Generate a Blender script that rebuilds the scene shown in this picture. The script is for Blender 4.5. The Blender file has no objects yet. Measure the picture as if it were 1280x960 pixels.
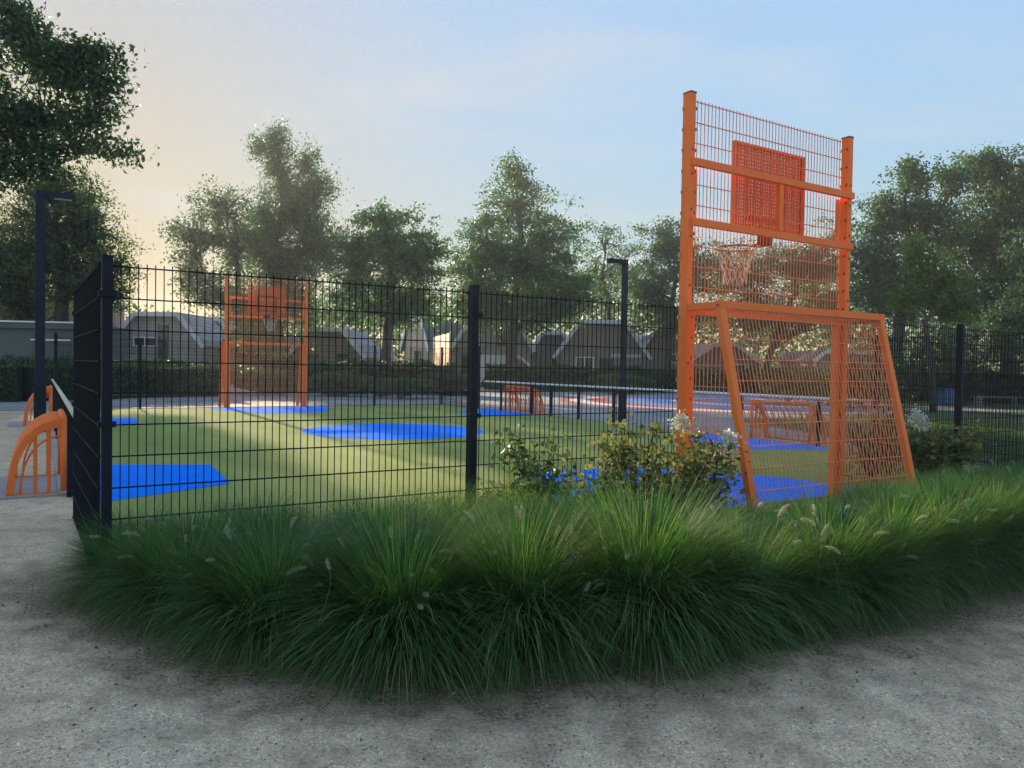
import bpy, math, random
import numpy as np
from mathutils import Vector, Matrix
R = math.radians
rng = np.random.default_rng(7)
random.seed(7)
S = bpy.context.scene
COL = S.collection

# ------------------------------------------------------------------ camera, sky, sun, exposure
CAM_H, F_PX, PITCH, ROLL = 1.442, 945.0, -0.0235, 0.0163
_f = Vector((0, math.cos(PITCH), math.sin(PITCH))); _r = Vector((1, 0, 0)); _u = _r.cross(_f)
CR = _r * math.cos(ROLL) + _u * math.sin(ROLL); CU = -_r * math.sin(ROLL) + _u * math.cos(ROLL)
cd = bpy.data.cameras.new('camera'); cam = bpy.data.objects.new('camera', cd); COL.objects.link(cam)
cd.sensor_width = 36; cd.lens = F_PX / 1280 * 36; cd.clip_start = .05; cd.clip_end = 2000
m = Matrix((CR, CU, -_f)).transposed().to_4x4(); m.translation = Vector((0, 0, CAM_H)); cam.matrix_world = m
S.camera = cam

SUN_AZ, SUN_EL = R(-31), R(12)
w = bpy.data.worlds.new('World'); S.world = w; w.use_nodes = True
nt = w.node_tree; bg = nt.nodes['Background']
sky = nt.nodes.new('ShaderNodeTexSky'); sky.sky_type = 'NISHITA'; sky.sun_disc = False
sky.sun_elevation = SUN_EL; sky.sun_rotation = SUN_AZ
sky.air_density = 1.0; sky.dust_density = 0.4; sky.ozone_density = 1.2
# the whole sky is rolled off by its luminance, as the photograph's sensor did: Y -> Y / (1 + Y / SKY_KNEE)
SKY_KNEE = 0.14
_d = nt.nodes.new('ShaderNodeVectorMath'); _d.operation = 'DOT_PRODUCT'; _d.inputs[1].default_value = (.2126 / SKY_KNEE, .7152 / SKY_KNEE, .0722 / SKY_KNEE)
_a = nt.nodes.new('ShaderNodeMath'); _a.operation = 'ADD'; _a.inputs[1].default_value = 1
_q = nt.nodes.new('ShaderNodeMath'); _q.operation = 'DIVIDE'; _q.inputs[0].default_value = 1
_s = nt.nodes.new('ShaderNodeVectorMath'); _s.operation = 'SCALE'
nt.links.new(sky.outputs[0], _d.inputs[0]); nt.links.new(_d.outputs['Value'], _a.inputs[0]); nt.links.new(_a.outputs[0], _q.inputs[1])
nt.links.new(sky.outputs[0], _s.inputs[0]); nt.links.new(_q.outputs[0], _s.inputs['Scale'])
_tc = nt.nodes.new('ShaderNodeTexCoord'); _mp = nt.nodes.new('ShaderNodeMapping'); _mp.inputs['Scale'].default_value = (1.6, 3.2, 9); _mp.inputs['Rotation'].default_value = (.3, .2, .5)
_n = nt.nodes.new('ShaderNodeTexNoise'); _n.inputs['Scale'].default_value = 1.5; _n.inputs['Detail'].default_value = 8; _n.inputs['Distortion'].default_value = .6
_cr = nt.nodes.new('ShaderNodeMapRange'); _cr.inputs[1].default_value = .50; _cr.inputs[2].default_value = .78; _cr.inputs[3].default_value = 0; _cr.inputs[4].default_value = .55
nt.links.new(_tc.outputs['Generated'], _mp.inputs[0]); nt.links.new(_mp.outputs[0], _n.inputs['Vector']); nt.links.new(_n.outputs[0], _cr.inputs[0])
_mx = nt.nodes.new('ShaderNodeMix'); _mx.data_type = 'RGBA'; _mx.inputs[7].default_value = (.158, .160, .163, 1)
nt.links.new(_cr.outputs[0], _mx.inputs[0]); nt.links.new(_s.outputs[0], _mx.inputs[6])
nt.links.new(_mx.outputs[2], bg.inputs[0]); bg.inputs[1].default_value = 0.15
sd = bpy.data.lights.new('sun', 'SUN'); so = bpy.data.objects.new('sun', sd); COL.objects.link(so)
sd.energy = 0.42; sd.angle = R(1.2); sd.color = (1, .80, .55)
sv = Vector((math.sin(SUN_AZ) * math.cos(SUN_EL), math.cos(SUN_AZ) * math.cos(SUN_EL), math.sin(SUN_EL)))
so.rotation_euler = (-sv).to_track_quat('-Z', 'Y').to_euler(); so.location = sv * 60
S.view_settings.view_transform = 'Standard'; S.view_settings.look = 'None'
S.view_settings.exposure = 4.9; S.view_settings.gamma = 1
S.cycles.use_denoising = True; S.cycles.denoising_prefilter = 'NONE'; S.cycles.denoising_input_passes = 'RGB_ALBEDO_NORMAL'
S.cycles.max_bounces = 6; S.cycles.transparent_max_bounces = 8

# ------------------------------------------------------------------ frames
TH = .5593
UX, VX = Vector((math.cos(TH), math.sin(TH), 0)), Vector((-math.sin(TH), math.cos(TH), 0))
P0 = Vector((2.5901, 7.9206, 0))
def FP(a, b, z=0.0):                     # court coordinates (across, along, up) to the world
    return P0 + UX * a + VX * b + Vector((0, 0, z))
def fcoord(x, y):
    return (x - P0.x) * UX.x + (y - P0.y) * UX.y, (x - P0.x) * VX.x + (y - P0.y) * VX.y
def at(px, py, d):                       # a survey sighting: bearing in the photograph and distance, to a world point
    r = _f + CR * ((px - 640) / F_PX) + CU * ((480 - py) / F_PX)
    return Vector((0, 0, CAM_H)) + r * (d / r.y)

# ------------------------------------------------------------------ materials
def mat(name, base=(.5, .5, .5), rough=.6, metal=0, spec=.5):
    m = bpy.data.materials.new(name); m.use_nodes = True
    b = m.node_tree.nodes['Principled BSDF']
    b.inputs['Base Color'].default_value = (*base, 1); b.inputs['Roughness'].default_value = rough
    b.inputs['Metallic'].default_value = metal; b.inputs['Specular IOR Level'].default_value = spec
    return m
def N(m, t, **kw):
    n = m.node_tree.nodes.new(t)
    for k, v in kw.items():
        if k in n.inputs: n.inputs[k].default_value = v
        else: setattr(n, k, v)
    return n
def L(m, a, b): m.node_tree.links.new(a, b)
def ramp(m, src, stops):
    r = N(m, 'ShaderNodeValToRGB'); e = r.color_ramp.elements
    while len(e) < len(stops): e.new(.5)
    for i, (p, c) in enumerate(stops):
        e[i].position = p; e[i].color = (*c, 1)
    L(m, src, r.inputs[0]); return r.outputs[0]
def noisy(name, c1, c2, scale=8, rough=.7, bump=0, bscale=40, detail=6, coords='Object', metal=0, spec=.5, c3=None, stretch=None):
    m = mat(name, c1, rough, metal, spec); b = m.node_tree.nodes['Principled BSDF']
    tc = N(m, 'ShaderNodeTexCoord'); src = tc.outputs[coords]
    if stretch:
        mp = N(m, 'ShaderNodeMapping'); mp.inputs['Scale'].default_value = stretch; L(m, src, mp.inputs[0]); src = mp.outputs[0]
    n = N(m, 'ShaderNodeTexNoise', Scale=scale, Detail=detail); L(m, src, n.inputs['Vector'])
    st = [(.3, c1), (.7, c2)] if c3 is None else [(.28, c1), (.5, c2), (.72, c3)]
    L(m, ramp(m, n.outputs[0], st), b.inputs['Base Color'])
    if bump:
        n2 = N(m, 'ShaderNodeTexNoise', Scale=bscale, Detail=4); L(m, src, n2.inputs['Vector'])
        bp = N(m, 'ShaderNodeBump', Strength=bump, Distance=.01); L(m, n2.outputs[0], bp.inputs['Height']); L(m, bp.outputs[0], b.inputs['Normal'])
    return m
def leafmat(name, c1, c2, c3, trans=.35, rough=.5, tcol=None, spec=.3):
    m = bpy.data.materials.new(name); m.use_nodes = True; nt = m.node_tree
    b = nt.nodes['Principled BSDF']; out = nt.nodes['Material Output']
    g = N(m, 'ShaderNodeNewGeometry')
    col = ramp(m, g.outputs['Random Per Island'], [(0, c1), (.55, c2), (1, c3)])
    L(m, col, b.inputs['Base Color']); b.inputs['Roughness'].default_value = rough; b.inputs['Specular IOR Level'].default_value = spec
    t = N(m, 'ShaderNodeBsdfTranslucent')
    hs = N(m, 'ShaderNodeMix', data_type='RGBA', blend_type='MULTIPLY'); hs.inputs[0].default_value = 1
    L(m, col, hs.inputs[6]); hs.inputs[7].default_value = (*(tcol or (1.15, 1.5, .75)), 1)
    L(m, hs.outputs[2], t.inputs[0])
    mx = N(m, 'ShaderNodeMixShader'); mx.inputs[0].default_value = trans
    L(m, b.outputs[0], mx.inputs[1]); L(m, t.outputs[0], mx.inputs[2]); L(m, mx.outputs[0], out.inputs[0])
    return m

M = {}
M['orange'] = noisy('orange_powder_coat', (.93, .19, .032), (.97, .22, .045), 3, .5, .08, 300, spec=.25)
M['orange_wire'] = noisy('orange_wire_coat', (.76, .24, .08), (.84, .28, .10), 5, .5)
M['orange_board'] = noisy('orange_board_coat', (.66, .09, .012), (.74, .12, .016), 3, .45)
M['dark_orange'] = mat('rusty_orange', (.22, .05, .02), .6)
M['black'] = noisy('black_powder_coat', (.008, .012, .020), (.012, .017, .027), 6, .6, .05, 200, spec=.18)
M['wire'] = noisy('black_wire_coat', (.008, .012, .016), (.013, .017, .021), 8, .75, spec=.12)
M['lamp_black'] = noisy('lamp_post_coat', (.014, .018, .032), (.020, .024, .038), 4, .6, .05, 150, spec=.18)
M['steel'] = mat('galvanised_steel', (.35, .36, .37), .4, .8)
M['net'] = mat('net_cord', (.62, .50, .48), .8)
M['rail'] = noisy('rail_cap_painted_sunlight', (.55, .47, .30), (.68, .60, .42), 6, .35, .05, 80)  # yellow sunlight on the left rail cap, put into its base colour
M['concrete'] = noisy('concrete_slab', (.27, .26, .25), (.36, .35, .33), 12, .9, .4, 90)
M['bark'] = noisy('bark', (.05, .042, .034), (.11, .095, .075), 6, .9, .8, 25, stretch=(1, 1, .25))
M['soil'] = noisy('soil', (.05, .038, .028), (.11, .085, .065), 9, .95, .8, 60)
M['lens'] = mat('lamp_lens', (.55, .55, .52), .25)

# leaves
M['leaf_dark'] = leafmat('dark_oak_leaves', (.034, .074, .036), (.064, .122, .056), (.105, .175, .07), .3)
M['leaf_oak'] = leafmat('overhanging_oak_leaves', (.024, .050, .022), (.046, .084, .036), (.08, .125, .05), .26)
M['leaf_mid'] = leafmat('mid_green_leaves', (.046, .105, .046), (.082, .165, .068), (.135, .225, .085), .34)
M['leaf_pale'] = leafmat('pale_green_leaves', (.05, .09, .02), (.09, .16, .035), (.16, .23, .05), .4)
M['leaf_autumn'] = leafmat('olive_brown_leaves', (.060, .082, .038), (.10, .128, .056), (.155, .18, .075), .38)
M['leaf_grey'] = leafmat('grey_green_leaves', (.048, .090, .054), (.082, .142, .078), (.13, .195, .10), .34)
M['leaf_hedge'] = leafmat('hedge_leaves', (.030, .062, .026), (.055, .10, .042), (.095, .15, .06), .25)
M['leaf_shrub'] = leafmat('shrub_leaves', (.05, .085, .035), (.09, .135, .055), (.16, .20, .085), .3)
M['leaf_hydr'] = leafmat('hydrangea_leaves', (.055, .085, .03), (.12, .155, .06), (.28, .28, .13), .33, .7, tcol=(1.3, 1.2, .6), spec=.06)
M['petal'] = leafmat('hydrangea_petals', (.55, .52, .42), (.68, .66, .55), (.8, .78, .68), .25, tcol=(1, 1, .9))
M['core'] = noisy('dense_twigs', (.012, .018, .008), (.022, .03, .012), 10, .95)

def grassmat():
    m = leafmat('fountain_grass_blades', (.058, .125, .042), (.086, .175, .060), (.140, .245, .085), .42, .6, (1.2, 1.5, .55), .12)
    return m
M['grass'] = grassmat()
_rp = [n_ for n_ in M['grass'].node_tree.nodes if n_.type == 'VALTORGB'][0].color_ramp.elements     # dark, mid, light blades and a few straw ones
_rp[0].color = (.030, .075, .026, 1); _rp[1].position = .45; _rp[2].position = .93
_e = _rp.new(.955); _e.color = (.30, .27, .13, 1)
M['seed'] = leafmat('seed_plume', (.40, .40, .28), (.52, .51, .39), (.66, .64, .52), .3, .8, (1, 1, .8))
M['lawn_blade'] = leafmat('lawn_blades', (.05, .09, .02), (.085, .15, .03), (.15, .2, .05), .3)

def gravelmat():
    m = mat('gravel', (.24, .23, .22), .95, 0, .25); b = m.node_tree.nodes['Principled BSDF']
    tc = N(m, 'ShaderNodeTexCoord').outputs['Object']
    big = N(m, 'ShaderNodeTexNoise', Scale=.9, Detail=6); L(m, tc, big.inputs['Vector'])
    c = ramp(m, big.outputs[0], [(.3, (.60, .445, .285)), (.5, (.66, .495, .325)), (.68, (.71, .545, .37))])
    # single stones
    vo = N(m, 'ShaderNodeTexVoronoi', Scale=140); L(m, tc, vo.inputs['Vector'])
    sep = N(m, 'ShaderNodeSeparateColor'); L(m, vo.outputs['Color'], sep.inputs[0])
    st = ramp(m, sep.outputs[0], [(0, (.40, .38, .36)), (.2, (.86, .85, .84)), (.85, (1.04, 1.03, 1.02)), (.95, (1.2, 1.19, 1.17)), (1, (1.8, 1.78, 1.74))])
    mx = N(m, 'ShaderNodeMix', data_type='RGBA', blend_type='MULTIPLY'); mx.inputs[0].default_value = .85
    L(m, c, mx.inputs[6]); L(m, st, mx.inputs[7])
    vo2 = N(m, 'ShaderNodeTexVoronoi', Scale=75); L(m, tc, vo2.inputs['Vector'])
    sep2 = N(m, 'ShaderNodeSeparateColor'); L(m, vo2.outputs['Color'], sep2.inputs[0])
    st2 = ramp(m, sep2.outputs[1], [(0, (.62, .60, .58)), (.15, (.97, .97, .97)), (.9, (1.03, 1.03, 1.03)), (1, (1.35, 1.35, 1.33))])
    mx2 = N(m, 'ShaderNodeMix', data_type='RGBA', blend_type='MULTIPLY'); mx2.inputs[0].default_value = .8
    L(m, mx.outputs[2], mx2.inputs[6]); L(m, st2, mx2.inputs[7])
    # soil and old litter near the planting bed
    at_ = N(m, 'ShaderNodeAttribute', attribute_name='soil')
    nz = N(m, 'ShaderNodeTexNoise', Scale=5, Detail=8); L(m, tc, nz.inputs['Vector'])
    ad = N(m, 'ShaderNodeMath', operation='MULTIPLY_ADD'); L(m, nz.outputs[0], ad.inputs[0]); ad.inputs[1].default_value = 1.1; L(m, at_.outputs['Fac'], ad.inputs[2])
    fac = ramp(m, ad.outputs[0], [(.50, (0, 0, 0)), (1.12, (1, 1, 1))])
    sn = N(m, 'ShaderNodeTexNoise', Scale=60, Detail=6); L(m, tc, sn.inputs['Vector'])
    sc = ramp(m, sn.outputs[0], [(.35, (.13, .088, .055)), (.5, (.26, .182, .12)), (.66, (.41, .305, .20))])
    mx3 = N(m, 'ShaderNodeMix', data_type='RGBA'); L(m, fac, mx3.inputs[0]); L(m, mx2.outputs[2], mx3.inputs[6]); L(m, sc, mx3.inputs[7])
    L(m, mx3.outputs[2], b.inputs['Base Color'])
    bn = N(m, 'ShaderNodeTexNoise', Scale=14, Detail=8); L(m, tc, bn.inputs['Vector'])
    b1 = N(m, 'ShaderNodeBump', Strength=.5, Distance=.03); L(m, bn.outputs[0], b1.inputs['Height'])
    b2 = N(m, 'ShaderNodeBump', Strength=.6, Distance=.004); L(m, vo.outputs['Distance'], b2.inputs['Height']); b2.invert = True
    L(m, b1.outputs[0], b2.inputs['Normal']); L(m, b2.outputs[0], b.inputs['Normal'])
    return m
M['gravel'] = gravelmat()

def turfmat():
    m = mat('artificial_turf', (.12, .19, .05), .95, 0, .05); b = m.node_tree.nodes['Principled BSDF']
    tc = N(m, 'ShaderNodeTexCoord').outputs['Object']
    mp = N(m, 'ShaderNodeMapping'); mp.inputs['Scale'].default_value = (1, .25, 1); L(m, tc, mp.inputs[0])
    n = N(m, 'ShaderNodeTexNoise', Scale=1.1, Detail=9); L(m, mp.outputs[0], n.inputs['Vector'])
    c = ramp(m, n.outputs[0], [(.32, (.24, .285, .08)), (.5, (.29, .335, .10)), (.68, (.34, .38, .125))])
    n2 = N(m, 'ShaderNodeTexNoise', Scale=180, Detail=3); L(m, tc, n2.inputs['Vector'])
    c2 = ramp(m, n2.outputs[0], [(.35, (.62, .62, .6)), (.65, (1.25, 1.25, 1.2))])
    mx = N(m, 'ShaderNodeMix', data_type='RGBA', blend_type='MULTIPLY'); mx.inputs[0].default_value = .9
    L(m, c, mx.inputs[6]); L(m, c2, mx.inputs[7]); L(m, mx.outputs[2], b.inputs['Base Color'])
    bp = N(m, 'ShaderNodeBump', Strength=.6, Distance=.01); L(m, n2.outputs[0], bp.inputs['Height']); L(m, bp.outputs[0], b.inputs['Normal'])
    return m
M['turf'] = turfmat()
M['blue'] = noisy('blue_safety_surface', (.003, .20, .90), (.006, .24, .98), 2.2, .95, .5, 220, spec=.03)
def pavermat():
    m = mat('grey_pavers', (.3, .29, .28), .85); b = m.node_tree.nodes['Principled BSDF']
    tc = N(m, 'ShaderNodeTexCoord').outputs['Object']
    br = N(m, 'ShaderNodeTexBrick', Scale=1.0)
    br.inputs['Color1'].default_value = (.31, .30, .29, 1); br.inputs['Color2'].default_value = (.24, .235, .235, 1); br.inputs['Mortar'].default_value = (.13, .125, .12, 1)
    br.inputs['Brick Width'].default_value = .42; br.inputs['Row Height'].default_value = .21; br.inputs['Mortar Size'].default_value = .012
    L(m, tc, br.inputs['Vector'])
    n = N(m, 'ShaderNodeTexNoise', Scale=.8, Detail=7); L(m, tc, n.inputs['Vector'])
    c2 = ramp(m, n.outputs[0], [(.3, (.75, .74, .73)), (.7, (1.2, 1.18, 1.15))])
    mx = N(m, 'ShaderNodeMix', data_type='RGBA', blend_type='MULTIPLY'); mx.inputs[0].default_value = 1
    L(m, br.outputs[0], mx.inputs[6]); L(m, c2, mx.inputs[7]); L(m, mx.outputs[2], b.inputs['Base Color'])
    return m
M['paver'] = pavermat()
M['court_blue'] = noisy('court_blue_coating', (.10, .20, .42), (.15, .27, .50), 1.2, .6)
M['court_red'] = noisy('court_red_coating', (.46, .09, .06), (.55, .13, .08), 1.2, .6)
M['court_white'] = noisy('court_white_coating', (.60, .60, .60), (.74, .74, .73), 1.2, .6)
M['lawn'] = noisy('lawn_soil', (.05, .075, .02), (.09, .12, .03), 5, .95, .6, 40)
M['far_ground'] = noisy('rough_grass_ground', (.05, .06, .022), (.09, .095, .035), .6, .95)
M['road'] = noisy('pale_path_surface', (.30, .28, .25), (.40, .38, .34), 3, .9)

def brickmat(name, c1, c2, mortar, scale=1.0, bw=.22, rh=.075):
    m = mat(name, c1, .9); b = m.node_tree.nodes['Principled BSDF']
    tc = N(m, 'ShaderNodeTexCoord').outputs['Object']
    mp = N(m, 'ShaderNodeMapping'); mp.inputs['Rotation'].default_value = (R(90), 0, 0); L(m, tc, mp.inputs[0])
    br = N(m, 'ShaderNodeTexBrick', Scale=scale)
    br.inputs['Color1'].default_value = (*c1, 1); br.inputs['Color2'].default_value = (*c2, 1); br.inputs['Mortar'].default_value = (*mortar, 1)
    br.inputs['Brick Width'].default_value = bw; br.inputs['Row Height'].default_value = rh; br.inputs['Mortar Size'].default_value = .01
    L(m, mp.outputs[0], br.inputs['Vector'])
    n = N(m, 'ShaderNodeTexNoise', Scale=1.5, Detail=5); L(m, tc, n.inputs['Vector'])
    c2_ = ramp(m, n.outputs[0], [(.3, (.8, .8, .8)), (.7, (1.15, 1.15, 1.15))])
    mx = N(m, 'ShaderNodeMix', data_type='RGBA', blend_type='MULTIPLY'); mx.inputs[0].default_value = 1
    L(m, br.outputs[0], mx.inputs[6]); L(m, c2_, mx.inputs[7]); L(m, mx.outputs[2], b.inputs['Base Color'])
    return m
M['brick_grey'] = brickmat('grey_brick', (.36, .345, .335), (.30, .285, .275), (.42, .41, .40))
M['brick_brown'] = brickmat('brown_brick', (.29, .225, .18), (.23, .18, .15), (.32, .29, .26))
M['siding'] = brickmat('grey_siding', (.40, .395, .40), (.36, .355, .36), (.18, .18, .18), 1, 6, .2)
M['siding_cream'] = brickmat('cream_render', (.58, .52, .40), (.54, .48, .36), (.4, .36, .28), 1, 6, .25)
M['wood'] = brickmat('honey_timber_boards', (.58, .36, .16), (.50, .30, .13), (.20, .12, .05), 1, 8, .3)
M['wood_plain'] = noisy('honey_timber', (.50, .31, .13), (.64, .42, .20), 3, .7, .2, 30, stretch=(.3, 1, 4))
M['garage'] = noisy('dull_green_panel', (.085, .115, .11), (.10, .13, .125), 3, .7)
M['garage_door'] = brickmat('ribbed_garage_door', (.12, .115, .11), (.11, .105, .10), (.06, .06, .06), 1, .14, 4)
M['render'] = noisy('taupe_render', (.23, .20, .17), (.28, .25, .21), 2, .9)
M['fascia'] = noisy('white_fascia', (.74, .77, .80), (.82, .84, .86), 4, .5)
M['roof'] = noisy('grey_roofing', (.20, .22, .26), (.28, .30, .34), 5, .7)
M['rooftile'] = brickmat('pale_roof_tiles', (.30, .32, .36), (.25, .27, .30), (.13, .13, .15), 1, .35, .3)
M['roof_dark'] = noisy('dark_roofing', (.06, .065, .075), (.09, .095, .105), 5, .8)
M['glass'] = mat('window_glass', (.03, .035, .04), .08, 0, .8)
M['frame'] = noisy('window_frame_paint', (.07, .07, .075), (.09, .09, .095), 4, .5)
M['door'] = noisy('dark_door', (.055, .05, .055), (.08, .075, .08), 4, .6)
M['white'] = noisy('white_paint', (.72, .72, .72), (.8, .8, .8), 4, .4)
M['carwhite'] = noisy('white_car_paint', (.7, .72, .74), (.76, .78, .8), 2, .25)
M['tyre'] = mat('rubber', (.012, .012, .013), .85)
M['carblue'] = noisy('blue_plastic', (.02, .16, .42), (.03, .20, .5), 3, .4)
M['bin'] = noisy('grey_plastic', (.12, .125, .13), (.15, .155, .16), 3, .6)

# ------------------------------------------------------------------ mesh helpers
def rawmesh(name, V, F, mat_=None, smooth=False):
    V = np.asarray(V, dtype=np.float32).reshape(-1, 3); F = np.asarray(F, dtype=np.int32)
    me = bpy.data.meshes.new(name); k = F.shape[1]
    me.vertices.add(len(V)); me.vertices.foreach_set('co', V.ravel())
    me.loops.add(F.size); me.loops.foreach_set('vertex_index', F.ravel())
    me.polygons.add(len(F)); me.polygons.foreach_set('loop_start', np.arange(0, F.size, k, dtype=np.int32))
    me.polygons.foreach_set('loop_total', np.full(len(F), k, dtype=np.int32))
    if smooth: me.polygons.foreach_set('use_smooth', np.ones(len(F), dtype=bool))
    me.update(calc_edges=True)
    if mat_: me.materials.append(mat_)
    return me
def link(name, me, parent=None):
    o = bpy.data.objects.new(name, me); COL.objects.link(o)
    if parent is not None: o.parent = parent
    return o
def tag(o, label=None, cat=None, group=None, kind=None):
    if label: o['label'] = label
    if cat: o['category'] = cat
    if group: o['group'] = group
    if kind: o['kind'] = kind
    return o
def thing(name, label, cat, loc=(0, 0, 0), rz=0, group=None):
    o = bpy.data.objects.new(name, None); COL.objects.link(o)
    o.location = loc; o.rotation_euler = (0, 0, rz); o.empty_display_size = .2
    return tag(o, label, cat, group)
def copy_tree(o, parent=None):
    c = o.copy(); COL.objects.link(c)
    if parent is not None: c.parent = parent
    for ch in list(o.children): copy_tree(ch, c)
    return c

class MB:
    def __init__(s): s.v = []; s.f = []
    def add(s, V, F):
        b = len(s.v); s.v += [tuple(p) for p in V]; s.f += [tuple(i + b for i in f) for f in F]; return s
    def box(s, c, d):
        x, y, z = c; a, b, h = d[0] / 2, d[1] / 2, d[2] / 2
        V = [(x + i * a, y + j * b, z + k * h) for k in (-1, 1) for j in (-1, 1) for i in (-1, 1)]
        return s.add(V, [(0, 2, 3, 1), (4, 5, 7, 6), (0, 1, 5, 4), (2, 6, 7, 3), (0, 4, 6, 2), (1, 3, 7, 5)])
    def bbox(s, c, d, b=.006):            # a box with its upright edges chamfered
        x, y, z = c; a, e, h = d[0] / 2, d[1] / 2, d[2] / 2
        ring = [(a, e - b), (a - b, e), (-a + b, e), (-a, e - b), (-a, -e + b), (-a + b, -e), (a - b, -e), (a, -e + b)]
        V = [(x + p, y + q, z - h) for p, q in ring] + [(x + p, y + q, z + h) for p, q in ring]
        return s.add(V, [tuple(range(7, -1, -1)), tuple(range(8, 16))] + [(i, (i + 1) % 8, 8 + (i + 1) % 8, 8 + i) for i in range(8)])
    def bar(s, p, q, w, h, up=(0, 0, 1)):
        p, q = Vector(p), Vector(q); d = (q - p).normalized(); up = Vector(up)
        sd_ = d.cross(up)
        if sd_.length < 1e-4: sd_ = d.cross(Vector((1, 0, 0)))
        sd_.normalize(); u2 = sd_.cross(d)
        V = [e + sd_ * (i * w / 2) + u2 * (j * h / 2) for e in (p, q) for i, j in ((-1, -1), (1, -1), (1, 1), (-1, 1))]
        return s.add(V, [(0, 1, 2, 3), (7, 6, 5, 4), (0, 4, 5, 1), (1, 5, 6, 2), (2, 6, 7, 3), (3, 7, 4, 0)])
    def tube(s, path, r, n=6, cap=True):
        path = [Vector(p) for p in path]; k = len(path); rs = r if hasattr(r, '__len__') else [r] * k
        b = len(s.v); prev = None
        for i, p in enumerate(path):
            d = (path[min(i + 1, k - 1)] - path[max(i - 1, 0)]).normalized()
            a = prev if prev is not None else (Vector((0, 0, 1)) if abs(d.z) < .9 else Vector((1, 0, 0)))
            e1 = (a - d * a.dot(d))
            if e1.length < 1e-4: e1 = d.orthogonal()
            e1.normalize(); e2 = d.cross(e1); prev = e1
            for j in range(n):
                t = 2 * math.pi * j / n
                s.v.append(tuple(p + e1 * (math.cos(t) * rs[i]) + e2 * (math.sin(t) * rs[i])))
        for i in range(k - 1):
            for j in range(n):
                s.f.append((b + i * n + j, b + i * n + (j + 1) % n, b + (i + 1) * n + (j + 1) % n, b + (i + 1) * n + j))
        if cap:
            s.f.append(tuple(b + j for j in range(n - 1, -1, -1))); s.f.append(tuple(b + (k - 1) * n + j for j in range(n)))
        return s
    def prism(s, poly, o, ex, ey, ez, t):  # polygon in the plane (ex, ey) at o, extruded t along ez
        o, ex, ey, ez = Vector(o), Vector(ex), Vector(ey), Vector(ez); n = len(poly)
        V = [o + ex * a + ey * b for a, b in poly] + [o + ex * a + ey * b + ez * t for a, b in poly]
        return s.add(V, [tuple(range(n - 1, -1, -1)), tuple(range(n, 2 * n))] + [(i, (i + 1) % n, n + (i + 1) % n, n + i) for i in range(n)])
    def build(s, name, mat_, parent=None, smooth=False):
        me = bpy.data.meshes.new(name); me.from_pydata(s.v, [], s.f); me.update()
        if smooth: me.polygons.foreach_set('use_smooth', [True] * len(me.polygons))
        me.materials.append(mat_)
        return link(name, me, parent)

def sheet(name, pts, mat_, z, label=None, kind='structure', parent=None, thick=0):
    mb = MB()
    if thick: mb.prism([(p[0], p[1]) for p in pts], (0, 0, z - thick), (1, 0, 0), (0, 1, 0), (0, 0, 1), thick)
    else: mb.add([(p[0], p[1], z) for p in pts], [tuple(range(len(pts)))])
    o = mb.build(name, mat_, parent)
    if kind: o['kind'] = kind
    return o

def leaves(name, C, size, mat_, parent=None, aspect=.55, flat=.0, var=.35, droop=0):
    """a mesh of separate leaf blades (a folded rhombus each) at the points C"""
    C = np.asarray(C, dtype=np.float32); n = len(C)
    d = rng.normal(size=(n, 3)); d[:, 2] = d[:, 2] * (1 - flat) - droop; d /= np.linalg.norm(d, axis=1)[:, None] + 1e-9
    q = rng.normal(size=(n, 3)); q -= (q * d).sum(1)[:, None] * d; q /= np.linalg.norm(q, axis=1)[:, None] + 1e-9
    nn = np.cross(d, q)
    L_ = size * (1 + var * rng.uniform(-1, 1, n))[:, None]; W = L_ * aspect
    V = np.empty((n, 4, 3), np.float32)
    V[:, 0] = C - d * L_ * .5; V[:, 2] = C + d * L_ * .5
    V[:, 1] = C + q * W * .5 + nn * W * .18 - d * L_ * .06; V[:, 3] = C - q * W * .5 + nn * W * .18 - d * L_ * .06
    F = np.arange(n * 4).reshape(n, 4)
    return link(name, rawmesh(name, V, F, mat_), parent)

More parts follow.
